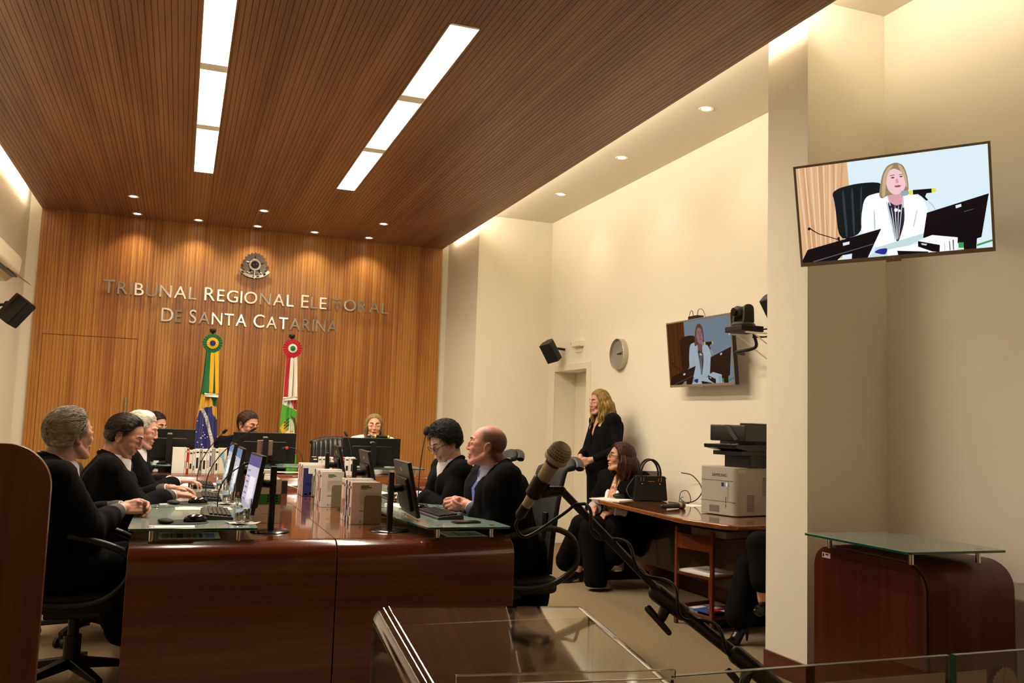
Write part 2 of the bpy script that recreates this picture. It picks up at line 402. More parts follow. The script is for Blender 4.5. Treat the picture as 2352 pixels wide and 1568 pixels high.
# ============================================================ the court's desks
M_benchx = wood('bench_mahogany', '#552812', '#6a381c', 'x', .16, .9, .8)
DT = .74; FY = 4.40
def bent_desk(name, label, x0, x1, y0, y1, top, r, mt, mf, rext=0):
    """top board running into a rounded front panel, one bent board 3.5 cm thick, on side panels"""
    th = .035
    outer = [(y0, 0), (y0, top), (y1, top), (y1, top-th), (y0+th, top-th), (y0+th, 0)]
    o = rounded(outer, [0, r, 0, 0, r-th, 0], 8)
    t = thing(name, label, 'desk', ((x0+x1)/2, y0, 0))
    b = MB().prism(o, lambda a, z, s: Vector((s, a, z)), x0+.002, x1-.002, 0).build('bent_board', mf, t, smooth=40, bevel=.003)
    return t, b
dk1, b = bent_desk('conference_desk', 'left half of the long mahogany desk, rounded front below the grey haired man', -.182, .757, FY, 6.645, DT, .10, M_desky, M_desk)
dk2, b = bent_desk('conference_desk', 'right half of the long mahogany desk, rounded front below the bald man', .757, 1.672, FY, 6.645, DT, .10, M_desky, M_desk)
# polished top veneer with the grain along the room, and side/centre legs
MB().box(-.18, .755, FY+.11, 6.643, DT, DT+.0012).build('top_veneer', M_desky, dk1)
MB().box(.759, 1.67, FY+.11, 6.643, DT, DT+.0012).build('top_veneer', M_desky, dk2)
for dk, xa in ((dk1, .72), (dk2, .762)):
    MB().box(xa, xa+.03, FY+.04, 6.6, 0, DT-.036).build('support_panel', M_desk, dk)
dk3 = thing('link_table', 'middle part of the mahogany desk top, between the two wings and the raised bench', 'desk', (.745, 7.0, 0))
MB().box(-.18, 1.67, 6.649, 7.49, DT-.035, DT).build('top', M_desky, dk3, bevel=.003)
for x in (-.14, 1.60): MB().box(x, x+.03, 6.7, 7.45, 0, DT-.035).build('support_panel', M_desk, dk3)
bench, _ = bent_desk('judges_bench', 'raised curved bench across the head of the desks, under the wide monitors', -.75, 2.15, 7.50, 8.35, .86, .13, M_desky, M_benchx)
MB().box(-.75, -.72, 7.56, 8.3, 0, .824).build('side_panel', M_deskz, bench); MB().box(2.12, 2.15, 7.56, 8.3, 0, .824).build('side_panel', M_deskz, bench)

GT = .80  # top of the glass plates
def glass_plate(label, poly, z, posts, base, th=.011, group='glass desk plates'):
    t = thing('glass_desk_plate', label, 'glass plate', (poly[0][0], poly[0][1], base), group)
    mb = MB().prism(rounded(poly, .02, 5), lambda a, b_, s: Vector((a, b_, s)), z-th, z, 0, 1)
    mb.build('plate', [M_glass, M_gedge], t, smooth=30, bevel=.0015)
    for x, y in posts:
        p = MB().cyl((x, y, base), (x, y, z-th), .011, n=14).build('standoff', M_chrome, t)
        MB().lathe([(.016, 0), (.016, .0015), (.012, .003), (.001, .003)], (x, y, z), 14).build('cap', M_chrome, p)
    return t
gy = [4.47, 5.53, 6.58]
for k, s in enumerate(('nearest the camera, before the grey haired man', 'middle one, before the dark haired man', 'far one, before the white haired man')):
    y = gy[k]; glass_plate('green glass plate raised on the left wing, '+s, [(-.19, y), (.385, y), (.385, y+1.03), (-.19, y+1.03)], GT,
        [(-.09, y+.06), (.30, y+.06), (-.09, y+.97), (.30, y+.97)], DT+.001)
for k, s in enumerate(('nearest the camera, before the bald man', 'middle one, before the man in glasses', 'far one, behind the two book rows')):
    y = gy[k]-.04; glass_plate('green glass plate raised on the right wing, '+s, [(1.21, y), (1.66, y), (1.66, y+1.03), (1.15, y+1.03), (1.15, y+.45)], GT,
        [(1.28, y+.06), (1.57, y+.06), (1.22, y+.95), (1.57, y+.95)], DT+.001)
glass_plate('green glass plate raised on the judges bench, left', [(-.55, 7.78), (.05, 7.78), (.05, 8.32), (-.55, 8.32)], .92, [(-.48, 7.85), (-.02, 7.85), (-.48, 8.25), (-.02, 8.25)], .86)
glass_plate('green glass plate raised on the judges bench, middle', [(.32, 7.78), (1.15, 7.78), (1.15, 8.32), (.32, 8.32)], .92, [(.4, 7.85), (1.06, 7.85), (.4, 8.25), (1.06, 8.25)], .86)
glass_plate('green glass plate raised on the judges bench, right', [(1.24, 7.78), (2.08, 7.78), (2.08, 8.32), (1.24, 8.32)], .92, [(1.32, 7.85), (2.0, 7.85), (1.32, 8.25), (2.0, 8.25)], .86)
# leaflets lying under the near glass plates
M_leaf = [M_paper, mat('print_orange', '#d8a878', .8), mat('print_yellow', '#d6d14e', .8), mat('print_green', '#9db87a', .8), mat('print_blue', '#7f9fc4', .8), mat('print_grey', '#77736c', .8)]
def leaflet(x0, x1, y0, y1, z, label, rz=0):
    mb = MB().box(x0, x1, y0, y1, z, z+.001, 0); w = x1-x0
    for a, b_, c in ((.06, .18, 1), (.2, .23, 4), (.24, .27, 2), (.3, .4, 5), (.44, .53, 1), (.56, .62, 3), (.66, .72, 5), (.76, .92, 4)):
        mb.box(x0+w*a, x0+w*b_, y0+.02, y0+(y1-y0)*.8, z+.001, z+.0014, c)
    tag(mb.build('leaflet', M_leaf, smooth=0), label, 'leaflet')
leaflet(-.06, .22, 4.56, 4.80, DT+.0015, 'coloured leaflet lying under the near glass plate of the grey haired man')
leaflet(1.34, 1.56, 4.52, 4.74, DT+.0015, 'coloured leaflet lying under the near glass plate of the bald man')

# ============================================================ small desk things
def put(t, M):
    t.matrix_world = M; return t
def keyboard(x, y, z, rz, label, long=.44):
    t = thing('keyboard', label, 'keyboard', (0, 0, 0), 'keyboards on the desks')
    pr = [(-.075, 0), (.075, 0), (.075, .02), (.06, .027), (-.07, .014), (-.075, .008)]
    kb = MB().prism(pr, lambda a, b_, s: Vector((a, s, b_)), -long/2, long/2).build('body', M_dgrey, t, bevel=.003)
    k = MB(); sl = math.atan2(.013, .13)
    for r_ in range(5):
        for c in range(int(long/.0205)):
            yy = -long/2+.015+c*.0205
            if yy+.02 > long/2: break
            xx = -.055+r_*.022; zz = .016+(xx+.07)*.1
            k.box(xx-.0085, xx+.0085, yy, yy+.017, zz, zz+.007)
    kk = k.build('keys', M_black, kb, smooth=0); kk['kind'] = 'stuff'
    t.location = (x, y, z); t.rotation_euler = (0, 0, rz); return t
def mouse(x, y, z, rz, label):
    t = thing('computer_mouse', label, 'mouse', (0, 0, 0), 'mice on the desks')
    m = MB().ell((0, 0, .008), (.058, .032, .028), 20, 12); m.v = [(a, b_, max(c, 0.0)) for a, b_, c in m.v]
    b = m.build('body', M_blackg, t, smooth=60); MB().cyl((.035, -.004, .026), (.035, .004, .026), .008).build('wheel', M_dgrey, b)
    t.location = (x, y, z); t.rotation_euler = (0, 0, rz); return t
def mousepad(x, y, z, rz, label):
    t = thing('mouse_pad', label, 'mouse pad', (0, 0, 0), 'mouse pads with wrist rest')
    MB().lathe([(.105, 0), (.108, .002), (.105, .004), (.001, .004)]).build('pad', M_blackm, t)
    MB().ell((-.095, 0, .011), (.036, .058, .013), 20, 10).build('wrist_rest', M_blackm, t, smooth=60)
    t.location = (x, y, z); t.rotation_euler = (0, 0, rz); return t
M_water = mat('water', '#e8f0ec', .02, trans=1, ior=1.33)
def tumbler(x, y, z, label, fill=.6):
    t = thing('water_glass', label, 'glass', (x, y, z), 'water glasses on the desks'); h = .118
    MB().lathe([(.001, 0), (.030, 0), (.034, .004), (.040, h), (.0382, h), (.0322, .012), (.001, .010)], (x, y, z), 28).build('glass', M_clear, t, smooth=50)
    if fill: MB().lathe([(.001, .0105), (.0318, .0125), (.0322+.006*fill, h*fill), (.001, h*fill)], (x, y, z), 28).build('water', M_water, t, smooth=50)
    return t
def napkin(x, y, z, rz, label, s=.065):
    mb = MB().grid(lambda u, v: Vector(((u-.5)*2*s, (v-.5)*2*s, .0015+.006*abs(u-.5)*abs(v-.5)*4*(1+math.sin(7*u+3*v)))), 8, 8)
    o = mb.build('paper_napkin', M_paper, solid=.0012); o.location = (x, y, z); o.rotation_euler = (0, 0, rz); return tag(o, label, 'napkin', 'paper napkins')
def monitor(pos, face, label, w=.47, h=.30, base_z=DT, screen=None, tilt=10, pole=1, zc=.97, group='desk monitors', foot=.10, plate_=False, top_label=True, polepos=None):
    """face = yaw the screen looks at (radians); pos = (x, y) of the screen centre"""
    t = thing('monitor', label, 'monitor', (pos[0], pos[1], base_z), group)
    c = Vector((pos[0], pos[1], zc)); T = Matrix.Translation(c) @ Matrix.Rotation(face, 4, 'Z') @ Matrix.Rotation(math.radians(-tilt), 4, 'Y')
    # local: x = towards the viewer, y = across, z = up
    bz = MB().box(-.022, 0, -w/2, w/2, -h/2, h/2).xf(T).build('bezel', M_black, t, bevel=.004)
    ms = [mat('screen_off', '#15161a', .15)] if screen is None else screen
    s = MB().box(0, .001, -w/2+.012, w/2-.012, -h/2+.014, h/2-.012, 0)
    if screen is not None:
        s.box(.001, .0013, -w/2+.012, w/2-.012, h*.28, h/2-.012, 1); s.box(.001, .0013, -w*.1, w*.35, -h*.35, h*.1, 2)
        for q in range(6): s.box(.001, .0014, -w*.4, -w*.18, h*(.2-.1*q), h*(.17-.1*q), 3)
    s.xf(T).build('screen', ms, bz, smooth=0)
    MB().prism(rounded([(-w*.36, -h*.40), (w*.36, -h*.40), (w*.36, h*.22), (-w*.36, h*.22)], .02, 4), lambda a, b_, d: Vector((-.022-d, a, b_)), 0, .018).xf(T).build('back_cover', M_black, t, bevel=.006)
    if plate_: MB().box(-.046, -.040, -.065, .065, -.06, .07).xf(T).build('mount_plate', M_steel, t, bevel=.002)
    if top_label: MB().box(-.0235, -.022, -.018, .018, h*.32, h*.38).xf(T).build('asset_sticker', [mat('sticker_grey', '#a59f95', .6)], bz)
    back = Vector((-math.cos(face), -math.sin(face), 0)); side = Vector((-math.sin(face), math.cos(face), 0))
    p = c+back*.115 if polepos is None else Vector((polepos[0], polepos[1], zc))
    MB().lathe([(foot, 0), (foot*1.02, .004), (foot*.9, .012), (.03, .016), (.001, .016)], (p.x, p.y, base_z), 28).build('foot', M_blackg, t)
    Tp = Matrix.Translation((p.x, p.y, 0)) @ Matrix.Rotation(face, 4, 'Z')
    MB().box(-.014, .014, -.022, .022, base_z+.012, zc+.09).xf(Tp).build('pole', M_black, t, bevel=.004)
    MB().cyl((p.x, p.y, zc), c-(T.to_3x3() @ Vector((.03, 0, 0))), .022).build('arm', M_dgrey, t)
    return t
def lit(name, c, s): return mat(name, c, .3, emit=c, estr=s)
S_l = [lit('screen_pale', '#b8b8d8', .55), lit('screen_violet', '#3d3f8c', .5), lit('screen_white', '#d8dcf0', .6), lit('screen_text', '#787898', .4)]
S_l2 = [lit('screen_blue_pale', '#9fb0c8', .5), lit('screen_blue', '#4a78b0', .5), lit('screen_white', '#d8dcf0', .6), lit('screen_text', '#787898', .4)]
PI = math.pi
# left wing, screens look at the three men
monitor((.372, 4.93), PI*1.015, 'near monitor of the left wing, lit screen seen at a sharp angle', screen=S_l, tilt=9, zc=.985, polepos=(.475, 4.80))
monitor((.355, 5.98), PI*1.0, 'middle monitor of the left wing, lit screen seen at a sharp angle', screen=S_l2, tilt=9, zc=.985, polepos=(.46, 5.86))
monitor((.36, 6.98), PI*1.0, 'far monitor of the left wing, before the white haired man', screen=S_l2, tilt=9, zc=.985, polepos=(.46, 6.87))
# right wing, backs seen
monitor((1.225, 4.94), -.06, 'near monitor of the right wing, dark back towards us, before the bald man', tilt=12, zc=.965, screen=S_l, polepos=(1.095, 4.80), foot=.11)
monitor((1.215, 5.98), -.06, 'middle monitor of the right wing, before the man in glasses', tilt=12, zc=.985, screen=S_l2, polepos=(1.10, 5.92))
monitor((1.195, 6.98), -.06, 'far monitor of the right wing, smallest of the three seen from behind', tilt=12, zc=.985, screen=S_l2, polepos=(1.08, 6.95), w=.44)
# bench, wide screens facing the judges
monitor((-.065, 8.02), PI/2, 'wide black monitor on the bench before the man resting his cheek on his hand', w=.40, h=.265, base_z=.9212, tilt=4, zc=1.078, foot=.09)
monitor((.703, 8.02), PI/2, 'wide black monitor on the bench before the middle judge, square steel plate on its back', w=.525, h=.265, base_z=.9212, tilt=5, zc=1.068, plate_=True)
monitor((1.634, 8.02), PI/2, 'wide black monitor on the bench before the woman in white', w=.52, h=.25, base_z=.9212, tilt=4, zc=1.052)

# keyboards, mice, pads, water
for (x, y, s) in ((.215, 5.03, 'near'), (.205, 6.08, 'middle'), (.20, 7.12, 'far')): keyboard(x, y, GT, PI, 'black keyboard on the %s glass plate of the left wing' % s, .42)
for (x, y, s) in ((.06, 4.72, 'grey haired'), (.09, 5.72, 'dark haired')):
    mousepad(x, y, GT, .25, 'black mouse pad with wrist rest beside the %s man' % s); mouse(x+.045, y+.005, GT+.0042, .25, 'black mouse on the round pad beside the %s man' % s)
for (x, y, s) in ((.325, 4.66, 'near'), (.31, 5.72, 'middle'), (.31, 6.72, 'far')):
    napkin(x, y, GT, .4, 'white paper napkin under the %s water glass of the left wing' % s); tumbler(x, y, GT+.004, '%s water glass of the left wing, on a paper napkin' % s, .6)
keyboard(1.42, 4.98, GT, .05, 'black keyboard before the bald man\'s clasped hands', .42); keyboard(1.42, 6.02, GT, 0, 'black keyboard before the man in glasses', .42)
mouse(1.40, 5.32, GT, 0, 'pale topped mouse beside the bald man\'s keyboard')
ph = MB().prism(rounded([(-.075, -.037), (.075, -.037), (.075, .037), (-.075, .037)], .012, 4), lambda a, b_, s: Vector((a, b_, s)), 0, .009).build('mobile_phone', M_blackg, bevel=.002)
ph.location = (1.47, 4.62, GT); ph.rotation_euler = (0, 0, .1); tag(ph, 'black mobile phone lying flat near the edge of the bald man\'s glass plate', 'phone')
tumbler(1.36, 5.62, GT, 'water glass behind the near monitor of the right wing', .5)
tumbler(.40, 7.68, .873, 'water glass on the bench, right of the tall row of white files', .4)
def sheet(x, y, z, w, h, rz, label, th=.002, m=None, grp='loose papers'):
    o = MB().box(-w/2, w/2, -h/2, h/2, 0, th).build('paper_sheet', m or M_paper, smooth=0); o.location = (x, y, z); o.rotation_euler = (0, 0, rz); return tag(o, label, 'paper', grp)
sheet(.16, 5.40, GT, .30, .16, .03, 'folded cream paper between the near and middle keyboards', .003, mat('paper_cream', '#eadfbe', .8))
sheet(.02, 5.76, GT, .21, .2, .1, 'white paper beside the dark haired man\'s mouse pad')
sheet(.12, 6.38, GT, .30, .16, 0, 'cream paper beyond the middle keyboard', .003, mat('paper_cream', '#eadfbe', .8))
sheet(.13, 7.38, GT, .34, .2, 0, 'white paper before the tall row of white files')
sheet(.0, 4.545, GT, .20, .09, 0, 'white slip under the near mouse pad', .001)
sheet(1.36, 5.50, GT, .2, .28, .1, 'white papers with cables beside the near right monitor', .012)
sheet(1.35, 6.5, GT, .2, .28, .1, 'white papers behind the middle right monitor', .012)
sheet(.95, 7.80, .873, .55, .12, 0, 'long white sheet on the edge of the judges bench', .006)

def gooseneck(base, ctrl, tip, label, ball=.010, r=.0035, foam=False, band=None):
    t = thing('gooseneck_microphone', label, 'microphone', base, 'gooseneck microphones')
    b, c, e = Vector(base), Vector(ctrl), Vector(tip); pts = []
    for k in range(17):
        s = k/16; pts.append(b*(1-s)**2+c*2*s*(1-s)+e*s*s)
    MB().tube(pts, r, 8).build('stem', M_black, t, smooth=60)
    MB().lathe([(.035, 0), (.036, .006), (.03, .016), (.008, .022), (.001, .022)], b, 20).build('base', M_black, t)
    d = (e-c).normalized(); MB().cap(e-d*.01, e+d*.018, ball, ball, 14).build('foam_head' if foam else 'capsule', M_blackm, t, smooth=60)
    if band: MB().cyl(e-d*.03, e-d*.012, ball*1.05, n=14).build('light_ring', band, t)
def mic_px(b, c, e, Y, *a, **k):
    gooseneck(at(*b, Z=GT) if Y is None else at(b[0], b[1], Y=Y), at(c[0], c[1], Y=Y), at(e[0], e[1], Y=Y), *a, **k)
gooseneck((.235, 5.32, GT), (.20, 5.3, .98), (.36, 5.25, 1.06), 'near microphone of the left wing, stem bent towards the screens', .008)
gooseneck((.20, 6.42, GT), (.16, 6.4, 1.03), (.47, 6.3, 1.24), 'middle microphone of the left wing, long curved stem', .009)
gooseneck((.16, 7.42, GT), (.14, 7.38, 1.0), (.33, 7.2, 1.21), 'far microphone of the left wing, tip before the flag', .012)
gooseneck((1.42, 5.45, GT), (1.42, 5.5, 1.05), (1.493, 5.6, 1.272), 'microphone with round black foam beside the man in glasses', .019, foam=True)
gooseneck((1.42, 7.80, .862), (1.44, 7.85, 1.1), (1.38, 7.9, 1.205), 'small microphone standing before the woman in white', .011)
gooseneck((1.02, 7.8, .862), (1.02, 7.85, 1.12), (.86, 7.9, 1.07), 'small microphone with a red ring, right of the middle monitor', .011, band=lit('ring_red', '#c01020', 1.2))
# little lit timer with its cable on the link table
t = thing('desk_timer', 'small black desk timer glowing red, with a thin white cable', 'timer', (.78, 7.3, DT))
MB().box(.745, .83, 7.26, 7.32, DT, DT+.10).build('case', M_black, t, bevel=.004)
MB().box(.741, .745, 7.265, 7.315, DT+.01, DT+.085).build('red_display', lit('timer_red', '#ff1040', 3), t)
MB().tube([(.83, 7.3, DT+.06), (.88, 7.3, DT+.05), (.92, 7.32, DT+.03), (.99, 7.33, DT+.015)], .003, 6).build('cable', M_white, t)

# ============================================================ books
BK = {k: mat('book_'+k, c, .55) for k, c in dict(white='#e2ddd3', cream='#d9cfb8', red='#b3261e', navy='#1c2560', green='#2f7d33', teal='#0e5a50', grey='#9c978c', black='#1a1716', orange='#c8642c').items()}
M_pages = mat('book_pages', '#e6dfd0', .9); M_bkend = mat('bookend_beige', '#8b8064', .5, .2)
def book(x, y, z, w, th, h, col, label, axis='y', group='books', spine_marks=True, front=None):
    """upright book. axis y: spine looks at -x, thickness along y; axis x: spine looks at -y, thickness along x"""
    t = thing('book', label, 'book', (x, y, z), group)
    def T(m): return m if axis == 'y' else m.xf(Matrix(((0,1,0,0),(1,0,0,0),(0,0,1,0),(0,0,0,1))))
    # local before T: spine at x=0 side, thickness along y
    X, Y_ = (x, y) if axis == 'y' else (y, x)
    c = .002
    cv = MB().prism(rounded([(X, Y_), (X+w, Y_), (X+w, Y_+c), (X+.006, Y_+c), (X+.006, Y_+th-c), (X+w, Y_+th-c), (X+w, Y_+th), (X, Y_+th)], [min(.006, th*.3), 0, 0, 0, 0, 0, 0, min(.006, th*.3)], 3), lambda a, b_, s: Vector((a, b_, s)), z, z+h)
    cvo = T(cv).build('cover', BK[col], t, smooth=40)
    T(MB().box(X+.007, X+w-.004, Y_+c, Y_+th-c, z+.004, z+h-.003)).build('page_block', M_pages, t)
    if spine_marks:
        mk = MB(); cc = BK['white'] if col in ('navy', 'red', 'green', 'black', 'teal') else random.choice([BK['navy'], BK['black'], BK['grey'], BK['grey'], BK['black'], BK['red']])
        z0 = z+h*random.uniform(.12, .3); mk.box(X-.0006, X, Y_+th*.25, Y_+th*.75, z0, z0+h*random.uniform(.2, .45))
        mk.box(X-.0006, X, Y_+th*.2, Y_+th*.8, z+h*.84, z+h*.9)
        T(mk).build('spine_print', cc, cvo, smooth=0)
    if front:
        f = MB(); mats = [BK['green'], BK['grey'], BK['navy'], BK['white']]
        for (u0, u1, v0, v1, mi) in front:
            f.box(X+w*u0, X+w*u1, Y_-.0006, Y_-.0001, z+h*v0, z+h*v1, mi)
        T(f).build('cover_print', mats, cvo, smooth=0)
    return t
txt = [(.30, .58, .90, .925, 0), (.30, .66, .865, .89, 0), (.30, .52, .835, .85, 0)]+[(.28, .92-.1*(k % 3 == 2), .74-.03*k, .745-.03*k, 1) for k in range(10)]+[(.28, .6, .30, .335, 1), (.30, .36, .04, .09, 1), (.42, .5, .05, .07, 1), (.53, .62, .04, .08, 1)]
def bookend(x, y, z, w, h, label):
    mb = MB().prism(rounded([(0, 0), (w, 0), (w, h), (0, h)], [0, 0, .015, .015], 5), lambda a, b_, s: Vector((x+a, y-s, z+b_)), 0, .0015)
    mb.box(x, x+w, y-.0, y+.10, z, z+.0012)
    tag(mb.build('bookend', M_bkend, smooth=30), label, 'bookend', 'beige sheet metal bookends')
def book_row(x, y0, seq, label, group):
    y = y0
    for k, (th, h, w, col, fr) in enumerate(seq):
        pos = ['front cover towards us', 'second from the front', 'third from the front', 'fourth from the front', 'fifth from the front', 'sixth from the front', 'seventh from the front', 'eighth from the front', 'ninth from the front', 'tenth from the front'][k]
        book(x+random.uniform(0, .006), y, DT+.0025, w, th, h, col, f'{col} book, {pos}, {label}', group=group, front=fr); y += th+.001
    return y
seqA = [(.055, .235, .172, 'white', txt), (.022, .232, .172, 'red', None), (.03, .232, .172, 'black', None), (.02, .225, .17, 'white', None), (.032, .235, .165, 'white', None), (.03, .236, .165, 'navy', None), (.035, .235, .17, 'white', None), (.022, .215, .155, 'red', None), (.05, .24, .175, 'white', None), (.045, .238, .175, 'cream', None)]
seqB = [(.06, .235, .15, 'white', txt), (.015, .235, .155, 'red', None), (.035, .235, .158, 'cream', None), (.045, .235, .16, 'navy', None), (.03, .232, .165, 'white', None), (.03, .225, .15, 'orange', None), (.055, .24, .175, 'white', None), (.04, .236, .17, 'teal', None)]
blue = [(.0, .62, .0, .55, 2), (.0, .42, .55, .72, 2), (.0, .22, .72, .9, 2), (.1, .2, .04, .09, 3), (.3, .5, .05, .13, 3), (.1, .5, .42, .43, 3), (.1, .5, .38, .39, 3), (.1, .5, .34, .35, 3)]
seqC = [(.055, .235, .17, 'white', blue), (.03, .235, .165, 'red', None), (.04, .232, .165, 'white', None), (.02, .22, .16, 'black', None), (.04, .236, .17, 'white', None), (.05, .235, .165, 'red', None), (.05, .24, .175, 'white', None)]
book_row(.935, 5.09, seqA, 'near right row', 'books of the near row, right wing')
book_row(.915, 6.11, seqB, 'middle right row', 'books of the middle row, right wing')
book_row(.905, 6.98, seqC, 'far right row', 'books of the far row, right wing')
bookend(1.01, 5.088, DT+.0025, .10, .16, 'beige bookend against the near row of the right wing'); bookend(.99, 6.108, DT+.0025, .085, .145, 'beige bookend against the middle row of the right wing'); bookend(.975, 6.978, DT+.0025, .11, .155, 'beige bookend against the blue and white book')
gb = [(0, 1, .42, .66, 0), (.55, .85, .72, .74, 1), (.55, .9, .60, .63, 3), (.55, .9, .54, .57, 3), (.55, .9, .48, .51, 3), (.4, .9, .2, .21, 1)]
seqL = [(.06, .24, .20, 'cream', gb), (.03, .245, .19, 'white', None), (.05, .25, .185, 'white', None), (.04, .25, .18, 'grey', None), (.05, .255, .18, 'white', None), (.06, .25, .18, 'white', None)]
book_row(.395, 5.20, [(a, b_, c-.035, d_, e) for a, b_, c, d_, e in seqL], 'left row behind the lit monitor', 'books of the near row, left wing')
book_row(.47, 6.22, seqB[:5], 'left middle row', 'books of the middle row, left wing')
# tall row of white files on the bench, spines towards us
x = -.035; k = 0
for w_, h_, c in ((.095, .215, 'white'), (.012, .212, 'white'), (.016, .21, 'red'), (.03, .195, 'cream'), (.014, .20, 'white'), (.035, .205, 'white'), (.016, .205, 'grey'), (.035, .205, 'white'), (.018, .205, 'white'), (.018, .212, 'white'), (.022, .215, 'grey'), (.03, .21, 'white'), (.06, .217, 'cream')):
    nm = ['leftmost', 'second', 'third', 'fourth', 'fifth', 'sixth', 'seventh', 'eighth', 'ninth', 'tenth', 'eleventh', 'twelfth', 'rightmost, with a light blue patch'][k]
    b = book(x, 7.66, .862, .17, w_, h_-.01, c, f'{c} file in the tall row on the bench, {nm}', axis='x', group='files in the tall row on the bench', spine_marks=(k not in (0, 12)))
    if k == 12: MB().box(x+.008, x+.04, 7.6594, 7.66, .862+.13, .862+.17).prism([(x+.022, .99), (x+.04, .99), (x+.055, .90), (x+.046, .90)], lambda a, b_, s: Vector((a, 7.6594+s, b_)), 0, .0005).build('blue_patch', mat('patch_blue', '#6fa6c8', .6), b)
    x += w_+.0012; k += 1
# row on the right of the bench, spines towards us
x = 1.065; k = 0
for w_, h_, c in ((.05, .15, 'black'), (.03, .148, 'white'), (.04, .15, 'white'), (.03, .146, 'grey'), (.05, .15, 'white'), (.04, .15, 'cream'), (.025, .148, 'red'), (.04, .15, 'white'), (.05, .152, 'white')):
    nm = ['leftmost', 'second', 'third', 'fourth', 'fifth', 'sixth', 'seventh', 'eighth', 'rightmost'][k]
    book(x, 7.66, .862, .15, w_, h_, c, f'{c} book in the low row on the bench, {nm}', axis='x', group='books in the low row on the bench'); x += w_+.0012; k += 1

# ============================================================ chairs
def office_chair(x, y, yaw, label, group='black swivel chairs at the desks', leather=False, top=1.13, seat=.47, arms=True, spin=0.3):
    """local: faces +x"""
    t = thing('office_chair', label, 'chair', (0, 0, 0), group)
    MB().prism(rounded([(-.23, -.24), (.25, -.25), (.25, .25), (-.23, .24)], .09, 6), lambda a, b_, s: Vector((a, b_, seat-.085+s)), 0, .085).build('seat', M_leather if leather else M_fabric, t, bevel=.02)
    W = .245 if leather else .225
    def bk(u, v):
        z = seat+.02+v*(top-seat-.02); xx = -.20-.10*v-.03*math.sin(v*3.1)*-1-(.045*max(0, (v-.88)/.12)**2)
        ww = W*(1-.12*abs(v-.45)*2) if not leather else W*(1.0-.1*v)
        yy = (u-.5)*2*ww; rib = (.004*math.cos(u*60) if leather else 0)
        return Vector((xx-.05*(1-(2*(u-.5))**2)+.05+rib-.02, yy, z-.05*max(0, (v-.9)/.1)*(2*(u-.5))**2))
    o = MB().grid(bk, 60 if leather else 20, 22).build('backrest', M_leather if leather else M_fabric, t, smooth=60, solid=.05 if leather else .028, bevel=0)
    # curled top edge
    pts = [bk(u/12, 1) + Vector((-.03, 0, -.004)) for u in range(13)]
    MB().tube(pts, .026 if not leather else .034, 10, flat=.6).build('top_roll', M_black if not leather else M_leather, t, smooth=60)
    MB().box(-.24, -.21, -.03, .03, seat-.08, seat+.35).build('back_bracket', M_black, t, bevel=.005)
    if arms:
        for s, nm in ((-1, 0), (1, 1)):
            yy = s*.285
            p = [(-.27, yy, seat+.05), (-.30, yy, seat+.13), (-.27, yy, seat+.23), (-.16, yy, seat+.285), (0, yy, seat+.275), (.18, yy, seat+.22), (.25, yy, seat+.16), (.22, yy, seat+.05), (.1, yy, seat-.03), (-.12, yy, seat-.03)]
            q = []
            n = len(p)
            for i in range(n):
                P0, P1, P2, P3 = [Vector(p[(i+k-1) % n]) for k in range(4)]
                for k in range(4):
                    s_ = k/4; q.append(.5*((2*P1)+(P2-P0)*s_+(2*P0-5*P1+4*P2-P3)*s_*s_+(3*P1-P0-3*P2+P3)*s_**3))
            MB().tube(q, .017, 10, closed=True).build('armrest', M_black, t, smooth=60)
    MB().cyl((0, 0, .10), (0, 0, seat-.14), .026).cyl((0, 0, .1), (0, 0, .24), .04).build('gas_column', M_black, t)
    MB().box(-.13, .13, -.09, .09, seat-.14, seat-.085).build('tilt_mechanism', M_black, t, bevel=.01)
    for k in range(5):
        a = spin+k*2*PI/5; d = Vector((math.cos(a), math.sin(a), 0)); n_ = Vector((-d.y, d.x, 0))
        m = MB(); vs = []
        for (rr, hw, z0, z1) in ((.03, .028, .085, .135), (.30, .018, .062, .088)):
            vs += [d*rr+n_*hw+Vector((0,0,z0)), d*rr-n_*hw+Vector((0,0,z0)), d*rr-n_*hw+Vector((0,0,z1)), d*rr+n_*hw+Vector((0,0,z1))]
        m.add(vs, [(0,1,2,3), (7,6,5,4), (0,4,5,1), (1,5,6,2), (2,6,7,3), (3,7,4,0)])
        leg = m.build('leg', M_black, t, bevel=.006)
        c = d*.30; m2 = MB().cyl(c+n_*.012+Vector((0,0,.028)), c+n_*.03+Vector((0,0,.028)), .028, n=16).cyl(c-n_*.012+Vector((0,0,.028)), c-n_*.03+Vector((0,0,.028)), .028, n=16).cyl(c+Vector((0,0,.028)), c+Vector((0,0,.07)), .012).cyl(c-n_*.03+Vector((0,0,.028)), c+n_*.03+Vector((0,0,.028)), .006)
        m2.build('caster', M_black, leg)
    t.location = (x, y, 0); t.rotation_euler = (0, 0, yaw); return t
office_chair(-.42, 4.93, 0, 'black swivel chair under the grey haired man', top=1.0, spin=.2)
office_chair(-.42, 5.98, 0, 'black swivel chair under the dark haired man in profile', top=1.0, spin=.5)
office_chair(-.40, 6.98, 0, 'black swivel chair under the white haired man', top=1.0)
office_chair(1.86, 4.98, PI, 'black swivel chair of the bald man, looped armrest standing clear of the desk', top=1.14, spin=.9)
office_chair(1.88, 6.0, PI, 'black swivel chair under the man in glasses', top=1.15)
office_chair(.60, 8.62, -PI/2, 'leather chair of the middle judge, ribbed top showing left of his head', leather=True, top=1.15, seat=.52, arms=False)
office_chair(1.46, 8.68, -PI/2, 'ribbed leather chair of the woman in white', leather=True, top=1.15, seat=.52, arms=False)
office_chair(-.16, 8.62, -PI/2, 'leather chair of the man resting his cheek on his hand', leather=True, top=1.1, seat=.52, arms=False)
